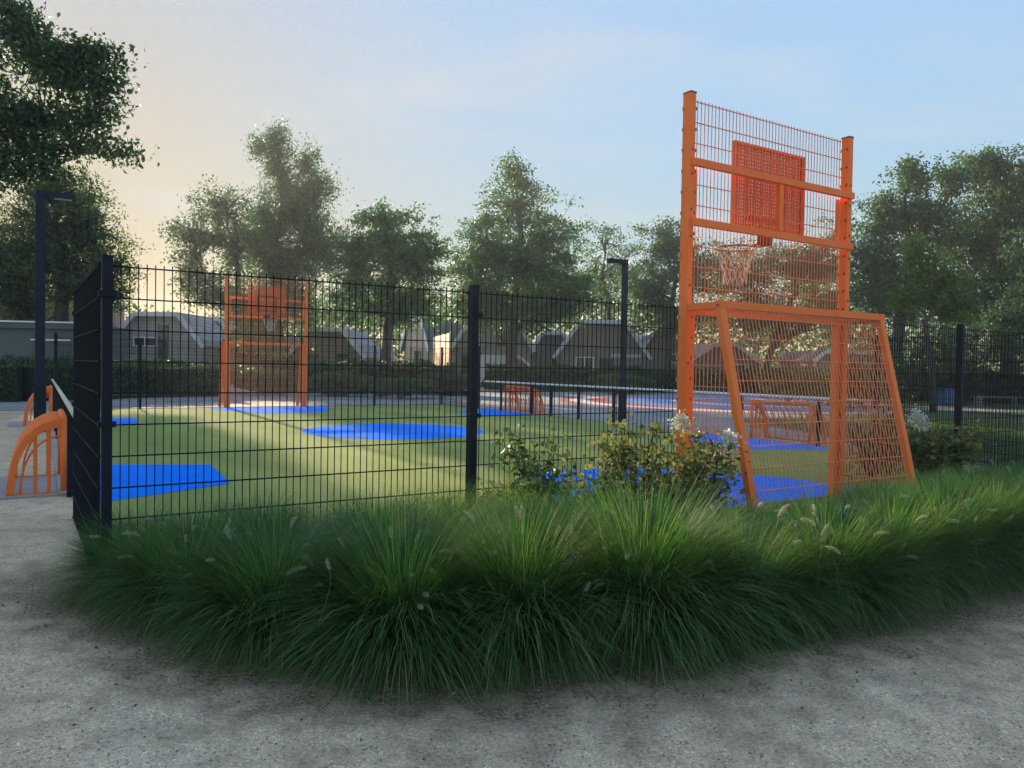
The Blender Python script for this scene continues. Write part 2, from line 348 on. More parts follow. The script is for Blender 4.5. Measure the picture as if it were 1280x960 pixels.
# ------------------------------------------------------------------ ground
def bed_dist(x, y):                       # signed distance-like field: >0 inside the planting bed
    a = (x - P0.x) * UX.x + (y - P0.y) * UX.y; b = (x - P0.x) * VX.x + (y - P0.y) * VX.y
    edge = np.interp(a, [-6.6, -6.4, -6.15, -5.9, -5.55, -5.1, -4.7, -4.2, -3.5, -2.8, -1, 1, 4, 8, 12], [.3, -.2, -.9, -1.35, -1.85, -2.2, -2.42, -2.6, -2.72, -2.82, -2.92, -2.95, -2.85, -2.5, -2.2])
    return np.minimum(np.minimum((b - edge) * .8, .35 - b), (a + 6.45))
def make_ground():
    xs = np.concatenate([[-400, -150, -60, -30, -18], np.arange(-12, 14.01, .14), [16, 20, 30, 60, 150, 400]])
    ys = np.concatenate([[-300, -80, -30, -10, -3], np.arange(0, 13.01, .14), [14, 16, 20, 30, 60, 150, 600]])
    X, Y = np.meshgrid(xs, ys)
    a = (X - P0.x) * UX.x + (Y - P0.y) * UX.y; b = (X - P0.x) * VX.x + (Y - P0.y) * VX.y
    d = bed_dist(X, Y)
    near = np.clip(1 - np.maximum(np.abs(X) - 11, 0) / 3, 0, 1) * np.clip(1 - np.maximum(Y - 11, 0) / 2, 0, 1)
    outside = np.clip(np.maximum(-b - .3, -a - 6.7) / .6, 0, 1)
    Z = (.018 * np.sin(X * 1.9 + .7 * np.sin(Y * 1.3)) * np.cos(Y * 1.6) + .01 * np.sin(X * 5.1 + Y * 3.7) + .006 * rng.normal(size=X.shape)) * near * outside
    Z += np.clip(d, 0, .5) * .10 * near * outside
    soil = np.clip(.5 + d / 1.4, 0, 1)
    nx, ny = len(xs), len(ys)
    I = np.arange(nx * ny).reshape(ny, nx)
    F = np.stack([I[:-1, :-1], I[:-1, 1:], I[1:, 1:], I[1:, :-1]], -1).reshape(-1, 4)
    me = rawmesh('ground', np.stack([X, Y, Z], -1), F, M['gravel'], True)
    at_ = me.attributes.new('soil', 'FLOAT', 'POINT'); at_.data.foreach_set('value', soil.ravel().astype(np.float32))
    return tag(link('ground', me), kind='structure')
make_ground()

W2 = 6.05; LEN = 19.07
def fpoly(pts): return [FP(a, b)[:2] for a, b in pts]
# wide grassland beyond the gravel, paving, court, lawn
sheet('grassland', [(-300, 60), (300, 60), (300, 500), (-300, 500)], M['far_ground'], .004)
sheet('paving', fpoly([(6.22, -.0), (11, 2), (17, 6), (30, 12), (36, 34), (-2, 32), (-7.5, 24), (-7.5, 19.3), (6.22, 19.3)]), M['paver'], .008)
def disc(c, r, n=48): return [(c[0] + r * math.cos(2 * math.pi * i / n), c[1] + r * math.sin(2 * math.pi * i / n)) for i in range(n)]
for k, (c, r, mk) in enumerate([((9.6, 32.4), 7.6, 'court_red'), ((9.65, 32.45), 7.15, 'court_white'), ((9.75, 32.7), 6.5, 'court_red'), ((9.9, 33.0), 5.7, 'court_blue'), ((11.0, 33.2), 3.9, 'court_white'), ((11.2, 33.4), 3.3, 'court_red'), ((11.4, 33.6), 2.6, 'court_blue')]):
    sheet('play_court_coating', disc(c, r), M[mk], .012 + .004 * k)
sheet('lawn', [FP(6.3, 1.6)[:2], FP(6.3, -.1)[:2], FP(2.5, -.2)[:2], FP(6.5, -1.2)[:2], (22, 6), (60, 20), (60, 44), (21, 42), (15.2, 30), (11.1, 22), (8.2, 15)], M['lawn'], .05)
sheet('park_path', [(14.5, 27.5), (36, 29.5), (36, 31.2), (14.5, 29.5)], M['road'], .06)

# artificial turf with a kerb and blue safety surfaces
turf = sheet('turf_field', [(-6.1, 0.02), (6.1, .02), (6.1, LEN + .1), (-6.1, LEN + .1)], M['turf'], .02, thick=.05)
turf.location = P0; turf.rotation_euler.z = TH
kb = MB()
for c, d in [((-6.17, LEN / 2 + 2, 0), (.1, LEN - 3.7, .07)), ((6.17, LEN / 2, 0), (.1, LEN + .3, .07)), ((0, LEN + .19, 0), (12.24, .1, .066))]: kb.box(c, d)
kbo = kb.build('kerb_edging', M['concrete'], None); kbo.location = P0; kbo.rotation_euler.z = TH; kbo['kind'] = 'structure'
def blue(pts, z=.024):
    o = sheet('blue_safety_surface', pts, M['blue'], z); o.location = P0; o.rotation_euler.z = TH; return o
blue(disc((.06, 9.68), 1.92, 40))
blue([(-1.85, .04), (2.1, .04), (2.0, 1.2), (1.0, 3.0), (-.75, 3.0), (-1.75, 1.2)])
blue([(-2.05, LEN), (1.55, LEN), (1.45, LEN - 1.2), (.55, LEN - 3.0), (-1.1, LEN - 3.0), (-1.95, LEN - 1.2)])
for s in (-1, 1):
    for c in (4.72, 14.4):
        blue([(s * 6.05, c - 1.65), (s * 4.5, c - .88), (s * 4.4, c + .9), (s * 6.05, c + 1.7)])

# ------------------------------------------------------------------ wire mesh
def wire_panel(mb, o, ex, ez, w_, h_, pitch=.05, row=.2, rv=.0029, rh=.0037, double=True, nrm=None, top=.0, first=0.0):
    """upright wires every `pitch` and horizontal wires every `row` in the plane (ex, ez) from corner o"""
    o, ex, ez = Vector(o), Vector(ex).normalized(), Vector(ez).normalized()
    nrm = Vector(nrm) if nrm is not None else ex.cross(ez)
    n = int(round(w_ / pitch)); off = (w_ - n * pitch) / 2
    for i in range(n + 1):
        p = o + ex * (off + i * pitch); mb.bar(p, p + ez * (h_ + top), rv * 2, rv * 2, up=nrm)
    r = 0; z = first
    while z < h_ + 1e-4:
        for sg in ((-1, 1) if double else (1,)):
            p = o + ez * z + nrm * (sg * (rv + rh)); mb.bar(p, p + ex * w_, rh * 2, rh * 2, up=nrm)
        z += row
    return mb

def fence(label, origin, runs, group=None):
    """runs: list of ((u0,v0),(u1,v1)) in court coordinates; posts at every distinct end"""
    root = thing('mesh_fence', label, 'fence', FP(*origin), TH, group)
    seen = set()
    def loc(p, z=0): return Vector((p[0] - origin[0], p[1] - origin[1], z))
    for (p, q, ends) in runs:
        for e, want in ((p, ends[0]), (q, ends[1])):
            if want and e not in seen:
                seen.add(e); c = loc(e)
                po = MB().bbox((c.x, c.y, 1.04), (.06, .085, 2.08), .008).build('post', M['black'], root)
                MB().bbox((c.x, c.y, 2.083), (.066, .091, .012), .008).build('post_cap', M['black'], po)
                for z in (.25, 1.04, 1.85): MB().box((c.x, c.y - .03, z), (.10, .05, .035)).build('clamp', M['black'], po)
        a, b = loc(p), loc(q); d = (b - a); ln = d.length; d.normalize()
        n = Vector((-d.y, d.x, 0))
        mb = MB(); wire_panel(mb, a + d * .03 + n * .035 + Vector((0, 0, .03)), d, (0, 0, 1), ln - .06, 2.0, top=.025, nrm=n)
        mb.build('wire_panel', M['wire'], root)
    return root
fence('black wire mesh fence at the near left corner with grass clumps at its foot', (-6.04, 0),
      [((-6.04, 0), (-3.43, 0), (1, 1)), ((-3.43, 0), (-1.16, 0), (0, 0)), ((-6.04, 0), (-6.10, 2.5), (0, 1))])
fence('black wire mesh fence running right from the large orange goal past the white hydrangea', (6.05, 0),
      [((1.46, 0), (3.92, 0), (0, 1)), ((3.92, 0), (6.05, 0), (0, 1)), ((6.05, 0), (6.05, 2.5), (0, 1)), ((6.05, 0), (8.45, -.25), (0, 1)), ((8.45, -.25), (10.9, -.4), (0, 1))])
fence('distant black mesh fence at the far end, left of the far orange goal', (-6.0, LEN),
      [((-6.0, LEN), (-3.9, LEN), (1, 1)), ((-3.9, LEN), (-1.62, LEN), (0, 0)), ((-6.0, LEN), (-6.05, LEN - 2.5), (0, 1))])
fence('distant black mesh fence at the far end, right of the far orange goal', (5.9, LEN),
      [((1.06, LEN), (3.34, LEN), (0, 1)), ((3.34, LEN), (5.89, LEN), (0, 1)), ((5.89, LEN), (5.95, 16.45), (0, 1))])

# ------------------------------------------------------------------ low rails along the long sides
def side_rail(label, s, v0, v1, posts, cap):
    root = thing('side_rail', label, 'railing', FP(s * 6.12, v0), TH)
    MB().tube([(0, 0, .93), (0, (v1 - v0) / 2, .932), (0, v1 - v0, .93)], .026, 8).build('top_rail', M[cap], root, True)
    for v in posts:
        p = MB().bbox((0, v - v0, .45), (.06, .06, .9), .006).build('post', M['black'], root)
    return root
side_rail('low rail on the left side of the pitch, its cap coloured sunlit yellow', -1, 2.55, 16.5, [3.8, 5.55, 7.0, 8.6, 10.2, 11.8, 13.5, 15.2], 'rail')
side_rail('low rail on the right side of the pitch with a pale thin cap', 1, 2.55, 16.4, [3.7, 5.55, 7.3, 9.7, 11.2, 12.5, 13.5, 15.3], 'fascia')

# ------------------------------------------------------------------ small arched side goals
def mini_goal(label, s, vc):
    root = thing('small_goal', label, 'goal', FP(s * 6.17, vc), TH, 'small arched goals along the sides of the pitch')
    D, H, Wd = .50, .80, 1.4
    def arc(y, r=1.0, x0=0, h=H, d=D, n=9):
        return [(s * (x0 + d * math.sin(t) ** .9 if t > 0 else x0), y, h * math.cos(t) ** .85 if t < math.pi / 2 - 1e-3 else .03) for t in [math.pi / 2 * i / n for i in range(n + 1)]]
    MB().tube([(0, -Wd / 2, H), (0, 0, H), (0, Wd / 2, H)], .036, 8).build('crossbar', M['orange'], root, True)
    MB().tube([(s * D, -Wd / 2, .04), (s * D, Wd / 2, .04)], .022, 6).build('ground_bar', M['orange'], root, True)
    for e in (-1, 1):
        y = e * Wd / 2
        MB().tube([(0, y, 0), (0, y, H)], .034, 8).build('upright', M['orange'], root, True)
        # the broad curved side plate
        outer = arc(y, n=12); inner = [(p[0] * .895, p[1], p[2] * .895) for p in outer]
        mb = MB(); n = len(outer); t = .03
        V = []
        for p, q in zip(outer, inner):
            V += [(p[0], p[1] - t, p[2]), (p[0], p[1] + t, p[2]), (q[0], q[1] + t, max(q[2], .02)), (q[0], q[1] - t, max(q[2], .02))]
        Fc = []
        for i in range(n - 1):
            for j in range(4): Fc.append((4 * i + j, 4 * i + (j + 1) % 4, 4 * i + 4 + (j + 1) % 4, 4 * i + 4 + j))
        Fc += [(3, 2, 1, 0), (4 * n - 4, 4 * n - 3, 4 * n - 2, 4 * n - 1)]
        mb.add(V, Fc).build('side_arch', M['orange'], root)
        inn = [(p[0] * .78, p[1], p[2] * .78) for p in outer]; inn[-1] = (inn[-1][0], y, .02)
        MB().tube(inn, .012, 5).build('inner_arch', M['orange'], root, True)
        for fx in (.27, .52):
            x = D * fx; hh = H * .93 * math.cos(math.asin(min(.99, fx ** 1.1)))
            MB().bar((s * x, y, .0), (s * x, y, hh), .035, .035, up=(1, 0, 0)).build('side_bar', M['orange'], root)
        MB().bar((0, y, .015), (s * D, y, .015), .04, .03).build('foot_bar', M['orange'], root)
    for i in range(10):
        y = -Wd / 2 + Wd * (i + .5) / 10
        MB().tube(arc(y), .0125, 6).build('curved_bar', M['orange'], root, True)
    MB().box((s * .36, 0, -.005), (.86, Wd + .28, .05)).build('base_slab', M['concrete'], root)
    return root
mini_goal('near orange arched small goal on a concrete slab beside the gravel path, left edge', -1, 4.72)
mini_goal('far orange arched small goal behind the tall lamp post on the left', -1, 14.45)
mini_goal('orange arched small goal seen through the large goal net on the right', 1, 4.62)
mini_goal('distant orange arched small goal beyond the blue circle, right of the fence post', 1, 14.4)

# ------------------------------------------------------------------ large goal with basketball board
def big_goal(label, loc, rz, fine=True):
    root = thing('sports_goal', label, 'goal', loc, rz, 'large orange goals with basketball boards')
    G, X = 4.09, 1.24; O = M['orange']
    for s in (-1, 1):
        po = MB().bbox((s * X, 0, G / 2), (.078, .105, G), .006).build('post', O, root)
        MB().bbox((s * X, 0, G + .006), (.086, .113, .014), .006).build('post_cap', M['dark_orange'], po)
        mb = MB()
        for k in range(19):
            z = .35 + .2 * k
            if z > G - .05: break
            mb.tube([(s * X - s * .038, -.03, z), (s * X - s * .056, -.035, z + .012), (s * X - s * .064, -.03, z - .012)], .008, 5)
            mb.tube([(s * X - .038, .035, z), (s * X - .055, .04, z + .01), (s * X - .051, .04, z - .02)], .007, 5)
        mb.build('wire_hook', M['dark_orange'], po)['kind'] = 'stuff'
        mb = MB()
        for z in (1.5, 2.25, 2.72, 2.98, 3.32, 3.55, .6, 1.0):
            mb.tube([(s * X, -.052, z), (s * X, -.060, z)], .011, 6)
        mb.build('bolt', M['dark_orange'], po)['kind'] = 'stuff'
        # inner post of the goal mouth
        MB().bbox((s * (X - .09), .02, 1.0), (.06, .08, 2.0), .005).build('mouth_post', O, root)
        MB().bar((s * (X - .11), .02, 2.885), (s * (X - .11), .02, 3.39), .04, .03, up=(0, 1, 0)).build('rail_strut', O, root)
    # two rails on the outside
    for z in (2.855, 3.425):
        MB().bbox((0, -.079, z), (2 * X + .02, .05, .068), .0).build('rail', O, root)
    MB().bar((.03, -.06, 2.9), (.03, -.06, 3.385), .06, .05, up=(0, 1, 0)).build('board_strut', O, root)
    # upper wire field
    mb = MB(); wire_panel(mb, (-X + .045, .03, 2.02), (1, 0, 0), (0, 0, 1), 2 * X - .09, 2.03, .05, .2, .003, .0042, False, (0, 1, 0), .02, .03)
    mb.build('wire_panel', M['orange_wire'], root)
    # goal box: mouth bar, top frame, sloping back legs
    MB().bbox((0, .02, 2.01), (2 * X - .24, .08, .07), 0).build('mouth_bar', O, root)
    yt, yb = -.45, -.93; zt = 2.04; Xb = X + .0
    mbt = MB().bbox((0, yt, zt), (2 * Xb + .07, .07, .07), 0).build('back_bar', O, root)
    for s in (-1, 1):
        MB().bar((s * Xb, -.064, zt - .004), (s * Xb, yt + .034, zt - .004), .06, .06).build('top_arm', O, root)
        leg = MB().bar((s * (Xb + .0), yt, zt - .036), (s * (Xb + .0), yb, 0), .075, .06, up=(0, 1, 0)).build('back_leg', O, root)
        mb = MB()
        for t in (.03,): mb.tube([(s * (Xb + .039), yt, zt - .004), (s * (Xb + .046), yt, zt - .004)], .012, 6)
        mb.build('bolt', M['dark_orange'], leg)
        # side wire: triangle-like field between post and leg
        mb = MB(); n = 8; xs_ = s * (Xb - .01)
        for k in range(1, 10):
            z = .08 + .2 * k; y1 = yt + (yb - yt) * (1 - z / zt)
            mb.bar((xs_, -.06, z), (xs_, y1, z), .008, .008)
        for k in range(1, 18):
            y = -.05 - k * .05
            z1 = zt if y > yt else max(.05, zt * (1 - (y - yt) / (yb - yt)))
            mb.bar((xs_, y, .03), (xs_, y, z1), .006, .006, up=(0, 1, 0))
        mb.build('side_wire', M['orange_wire'], root)
    d = Vector((0, yt - yb, zt)).normalized(); ln = math.hypot(yt - yb, zt)
    mb = MB(); wire_panel(mb, Vector((-Xb + .035, yb, 0)) + d * .06, (1, 0, 0), d, 2 * Xb - .07, ln - .1, .05, .2, .003, .0042, False, (0, -1, 0), 0, .12)
    mb.build('back_wire', M['orange_wire'], root)
    mb = MB(); wire_panel(mb, (-Xb + .03, yt + .04, zt - .02), (1, 0, 0), (0, 1, 0), 2 * Xb - .06, .36, .05, .17, .003, .004, False, (0, 0, 1))
    mb.build('roof_wire', M['orange_wire'], root)
    # board: perforated sheet in a frame
    bx, by, bz0, bz1, bw = .05, .12, 2.93, 3.78, 1.09
    bd = MB(); x0 = bx - bw / 2
    nx_, nz_ = (30, 23) if fine else (14, 10); px_, pz_ = bw / nx_, (bz1 - bz0) / nz_; hole = .5
    for i in range(nx_ + 1):
        x = x0 + i * px_; bd.box((x, by, (bz0 + bz1) / 2), (px_ * (1 - hole), .012, bz1 - bz0))
    for k in range(nz_ + 1):
        z = bz0 + k * pz_; bd.box((bx, by + .0, z), (bw, .009, pz_ * (1 - hole)))
    board = bd.build('backboard', M['orange_board'], root)
    mb = MB()
    mb.box((bx, by - .02, bz0), (bw + .03, .045, .03)); mb.box((bx, by - .02, bz1), (bw + .03, .045, .03))
    mb.box((x0, by - .02, (bz0 + bz1) / 2), (.03, .045, bz1 - bz0 - .032)); mb.box((x0 + bw, by - .02, (bz0 + bz1) / 2), (.03, .045, bz1 - bz0 - .032))
    mb.build('board_frame', M['orange_board'], board)
    mb = MB(); tw, tz0, tz1 = .56, 3.05, 3.5
    for sx in (-1, 1): mb.box((bx + sx * tw / 2, by + .03, (tz0 + tz1) / 2), (.035, .03, tz1 - tz0))
    for z in (tz0, tz1): mb.box((bx, by + .03, z), (tw + .035, .034, .04))
    mb.build('target_frame', M['dark_orange'], board)
    # ring and net
    rc = Vector((.05, by + .42, 2.80)); rr = .225
    circ = [rc + Vector((math.cos(t) * rr, math.sin(t) * rr, 0)) for t in [2 * math.pi * i / 24 for i in range(25)]]
    mb = MB().tube(circ, .011, 6); mb.bar((.05 - .06, by + .01, 2.79), (.05 - .06, by + .2, 2.79), .03, .02); mb.bar((.05 + .06, by + .01, 2.79), (.05 + .06, by + .2, 2.79), .03, .02)
    mb.box((.05, by + .02, 2.86), (.22, .02, .16))
    ring = mb.build('hoop', M['dark_orange'], root, True)
    mb = MB()
    NS = 14; prof = [(1.0, 0), (.86, -.08), (.70, -.17), (.60, -.27), (.58, -.40)]
    for k in range(len(prof) - 1):
        (r0, z0), (r1, z1) = prof[k], prof[k + 1]
        for i in range(NS):
            a0 = 2 * math.pi * (i + .5 * (k % 2)) / NS
            for sg in (-1, 1):
                a1 = a0 + sg * math.pi / NS
                mb.bar(rc + Vector((math.cos(a0) * rr * r0, math.sin(a0) * rr * r0, z0)), rc + Vector((math.cos(a1) * rr * r1, math.sin(a1) * rr * r1, z1)), .0045, .0045)
    mb.build('net', M['net'], ring)
    return root
big_goal('tall orange goal with basketball board standing close to the camera, right of centre', FP(.15, 0), TH)
big_goal('small-looking far orange goal with basketball board at the far end, left of centre', FP(-.28, LEN), TH + math.pi, False)

# ------------------------------------------------------------------ lamp posts
def lamp(label, u_, v_, h, s, cw=.17, al=.5):
    p = FP(u_, v_); root = thing('street_lamp', label, 'street lamp', p, TH, 'square black lamp posts beside the pitch')
    MB().bbox((0, 0, .58), (cw + .04, cw + .04, 1.16), .01).build('base_column', M['lamp_black'], root)
    MB().bbox((0, 0, 1.16 + (h - 1.16) / 2), (cw, cw, h - 1.16), .01).build('column', M['lamp_black'], root)
    arm = MB().bar((s * (cw / 2 + .001), 0, h - .065), (s * (cw / 2 + al), 0, h - .065), cw, .12).build('lamp_arm', M['lamp_black'], root)
    MB().box((s * (cw / 2 + al * .6), 0, h - .129), (al * .6, cw - .04, .008)).build('light_lens', M['lens'], arm)
    MB().box((0, -cw / 2 - .022, .7), (.10, .006, .38)).build('service_door', M['black'], root)
lamp('tall black square lamp post at the left edge, arm pointing right', -6.38, 12.15, 4.72, 1)
lamp('black square lamp post beyond the right rail, arm pointing left', 6.36, 9.66, 4.22, -1, .125, .48)

# ------------------------------------------------------------------ fountain grass
def clump_mesh(seed, n=5200, H=.78):
    g = np.random.default_rng(seed); K = 6
    az = g.uniform(0, 2 * math.pi, n); rad = .16 * np.sqrt(g.uniform(0, 1, n))
    base_az = az + g.normal(0, .35, n)
    th0 = np.abs(g.normal(0, .46, n)) + rad * 1.6
    bend = g.uniform(.6, 2.0, n) * (.45 + th0 * 1.0)
    Ln = H * g.uniform(.70, 1.08, n); wd = g.uniform(.0015, .0034, n)
    t = np.linspace(0, 1, K + 1)
    P = np.zeros((n, K + 1, 3)); P[:, 0, 0] = rad * np.cos(base_az); P[:, 0, 1] = rad * np.sin(base_az)
    side = np.stack([-np.sin(az), np.cos(az), np.zeros(n)], -1)
    wob = g.normal(0, .10, (n, 2))
    for k in range(1, K + 1):
        tm = (t[k] + t[k - 1]) / 2; ang = np.minimum(th0 + bend * tm ** 1.5, 2.75)
        a2 = az + wob[:, 0] * tm * 2
        st = Ln / K
        P[:, k] = P[:, k - 1] + np.stack([np.sin(ang) * np.cos(a2), np.sin(ang) * np.sin(a2), np.cos(ang)], -1) * st[:, None]
    P[:, :, 2] = np.maximum(P[:, :, 2], .012 + .01 * g.uniform(0, 1, (n, 1)))
    prof = np.array([.8, 1, 1, .9, .72, .45, .06])[:K + 1]
    V = np.empty((n, K + 1, 2, 3), np.float32); off = side[:, None, :] * (wd[:, None] * prof[None, :])[:, :, None]
    V[:, :, 0] = P - off; V[:, :, 1] = P + off
    b = (np.arange(n) * (K + 1) * 2)[:, None]; k = np.arange(K)[None, :] * 2
    F = np.stack([b + k, b + k + 1, b + k + 3, b + k + 2], -1).reshape(-1, 4)
    return rawmesh('blades', V.reshape(-1, 3), F, M['grass'], True)
CL = [clump_mesh(100 + i, H=.66 + .03 * i) for i in range(6)]
def plume_mesh(seed):
    g = np.random.default_rng(seed); n = 260
    Lp = g.uniform(.085, .13); cv = g.uniform(-.5, .8)
    t = g.uniform(0, 1, n); a = g.uniform(0, 2 * math.pi, n)
    ax = np.stack([Lp * t, np.zeros(n), -cv * Lp * t * t * .8], -1)
    r = .013 * np.sin(np.clip(t * .9 + .1, 0, 1) * math.pi) ** .6
    rad = np.stack([np.full(n, .7), np.cos(a), np.sin(a)], -1); rad /= np.linalg.norm(rad, axis=1)[:, None]
    e = ax + rad * (r + .004)[:, None] * 1.5
    s_ = np.cross(rad, g.normal(size=(n, 3))); s_ /= np.linalg.norm(s_, axis=1)[:, None]
    V = np.stack([ax - s_ * .0022, ax + s_ * .0022, e], 1).reshape(-1, 3)
    F = np.arange(n * 3).reshape(-1, 3)
    # stem
    K = 5; zz = np.linspace(0, 1, K); st = np.stack([-.28 * zz, 0 * zz, -.30 * zz * zz - .05 * zz], -1)
    V2 = np.concatenate([st - [0, .0012, 0], st + [0, .0012, 0]]); b = len(V)
    F2 = []
    for i in range(K - 1): F2 += [(b + i, b + i + 1, b + K + i), (b + i + 1, b + K + i + 1, b + K + i)]
    return rawmesh('seed_head', np.concatenate([V, V2]), np.concatenate([F, F2]), M['seed'])
PL = [plume_mesh(300 + i) for i in range(6)]
def put_clump(a, b, sc, label, group, seeds=3):
    p = FP(a, b); root = thing('fountain_grass', label, 'ornamental grass', (p.x, p.y, .02), random.uniform(0, 6.28), group)
    bl = link('blades', random.choice(CL), root); bl.scale = (sc, sc, sc * random.uniform(.9, 1.06))
    for i in range(seeds):
        an = random.uniform(0, 6.28); r = random.uniform(.16, .46) * sc; z = (.60 - r * .42 + random.uniform(-.10, .07)) * sc
        h = link('seed_head', random.choice(PL), root); h.location = (r * math.cos(an), r * math.sin(an), z); h.rotation_euler = (random.uniform(-.3, .3), random.uniform(-1.3, .2), an)
        k = random.uniform(.5, .85); h.scale = (k, k, k)
FRONT = [(-5.88, -.12), (-5.74, -.60), (-5.55, -1.08), (-5.19, -1.54), (-4.82, -1.83), (-4.31, -2.08), (-3.79, -2.27), (-3.15, -2.36), (-2.39, -2.42), (-.8, -2.47), (2, -2.45), (5, -2.3), (9, -1.9)]
def bed_front(a):                         # middle line of the front row of clumps
    return float(np.interp(a, [p[0] for p in FRONT], [p[1] for p in FRONT]))
front = []; nxt = 0.0; acc = 0.0
for (a0, b0), (a1, b1) in zip(FRONT[:-1], FRONT[1:]):
    ln = math.hypot(a1 - a0, b1 - b0)
    while nxt <= acc + ln:
        front.append(a0 + (a1 - a0) * (nxt - acc) / ln); nxt += random.uniform(.64, .74)
    acc += ln
ordn = ['first', 'second', 'third', 'fourth', 'fifth', 'sixth', 'seventh', 'eighth', 'ninth', 'tenth', 'eleventh', 'twelfth', 'thirteenth', 'fourteenth', 'fifteenth', 'sixteenth', 'seventeenth', 'eighteenth', 'nineteenth', 'twentieth', 'twenty-first', 'twenty-second', 'twenty-third', 'twenty-fourth', 'twenty-fifth']
GG = 'fountain grass clumps in the planting bed'
for i, a in enumerate(front):
    b = bed_front(a) + random.uniform(-.05, .05)
    if i > 10: lab = 'arching green fountain grass at the right end of the front row'; grp = 'front row grass clumps at the far right'
    else: lab = f'arching green fountain grass, {ordn[i]} clump from the left in the front row at the gravel edge'; grp = GG
    put_clump(a, b, random.uniform(1.02, 1.14) * float(np.interp(a, [-5.8, -5.45, -5.1, -2.6, -1.2, 9], [.70, .84, 1, 1, .88, .86])), lab, grp, random.randint(10, 15))
LB = 'fountain grass clump filling the bed between the front row and the fence'; GB = 'grass clumps behind the front row'
for row, b0 in enumerate((-1.34, -.68)):
    a = -4.75 + .2 * row
    while a < 9.0:
        bb = b0 + random.uniform(-.1, .1)
        if bb > bed_front(a) + .45 and not (row == 1 and -1.35 < a < 1.6):
            sc = random.uniform(.80, .90) if row == 0 else random.uniform(.74, .86)
            if a > -2.6: sc *= float(np.interp(a, [-2.6, -1.2], [.9, .74])) if row == 0 else .6
            put_clump(a, bb, sc, LB, GB, random.randint(1, 4))
        a += random.uniform(.56, .66)
for a, b in ((-1.3, -1.05), (-.5, -1.1), (.3, -1.08), (1.1, -1.05), (1.75, -.6), (2.3, -.4)):
    put_clump(a, b, .50, LB, GB, 2)
LSIDE = 'fountain grass clump at the left end of the bed beside the dark corner panel'
for a, b in ((-5.2, -.35), (-5.15, -.95)):
    put_clump(a, b, .78, LSIDE, 'grass clumps beside the corner panel', 3)

# ------------------------------------------------------------------ hydrangeas
def hydrangea(label, a, b, h, wd, n, flowers=(), group=None, stems=7, mat_='leaf_hydr', leaf=.066):
    p = FP(a, b); root = thing('hydrangea_shrub', label, 'shrub', p, 0, group)
    g = np.random.default_rng(int(1000 + a * 37 + b * 11) % 99999); tips = []; mb = MB()
    for i in range(stems):
        an = g.uniform(0, 6.28); r = wd * (.25 + .75 * g.uniform()) * .5; hh = h * g.uniform(.6, 1.0)
        pts = [Vector((.03 * math.cos(an), .03 * math.sin(an), 0)), Vector((r * .35 * math.cos(an), r * .35 * math.sin(an), hh * .45)), Vector((r * math.cos(an), r * math.sin(an), hh))]
        mb.tube(pts, [.009, .007, .004], 5); tips.append((pts, hh))
    mb.build('stem', M['bark'], root)
    C = []
    for pts, hh in tips:
        k = int(2.3 * n) // stems
        t = g.uniform(.25, 1.05, k) ** .7
        for tt in t:
            q = pts[1].lerp(pts[2], (tt - .5) * 2) if tt > .5 else pts[0].lerp(pts[1], tt * 2)
            C.append((q.x + g.normal(0, .075), q.y + g.normal(0, .075), q.z + g.normal(0, .06)))
    leaves('leaf', C, leaf, M[mat_], root, .58, flat=.4)['kind'] = 'stuff'
    for fx, fy, fz in flowers:
        q = g.normal(0, 1, (240, 3)) * [.042, .042, .045]; q[:, 0] += fx; q[:, 1] += fy; q[:, 2] += fz; q[:, :2] = (q[:, :2] - [fx, fy]) * (1 - (q[:, 2:] - fz) * 5).clip(.3, 1.6) + [fx, fy]
        leaves('flower', q, .028, M['petal'], root, .9)['kind'] = 'stuff'
    return root
HG = 'hydrangeas along the mesh fence'
hydrangea('low hydrangea with dull leaves just right of the middle fence post', -3.35, -.45, .60, .7, 300, group=HG)
hydrangea('upright open hydrangea with greyish seed heads, second from the middle fence post', -3.0, -.42, .88, .6, 300, group=HG, mat_='leaf_shrub')
hydrangea('sprawling low hydrangea between the greyish upright one and the tallest one', -2.6, -.5, .62, .8, 330, group=HG)
hydrangea('tallest hydrangea before the fence, its leaves lit yellow', -2.12, -.45, .96, .5, 330, group=HG)
hydrangea('leafy hydrangea between the tallest one and the left orange post', -1.8, -.5, .68, .7, 300, group=HG)
hydrangea('hydrangea with one white panicle at the foot of the left orange post', -1.5, -.42, .86, .5, 280, ((-.02, 0, .96),), HG)
hydrangea('hydrangea with white panicles before the left leg of the large goal', -1.62, -.86, .86, .55, 300, ((.16, 0, .84),), HG)
hydrangea('rounded hydrangea with a large white panicle right of the goal', 2.5, -.45, .82, 1.05, 1000, ((-.22, -.05, .92), (-.17, -.08, .86)), HG, 14, 'leaf_hydr')
hydrangea('brownish hydrangea behind the right side of the goal net', 2.95, .6, .85, .9, 420, ((0, 0, .9),), HG, 14, 'leaf_hydr')
hydrangea('tan hydrangea behind the net beside the right mesh panel', 3.6, .75, .8, 1.0, 420, (), HG, 10, 'leaf_hydr')

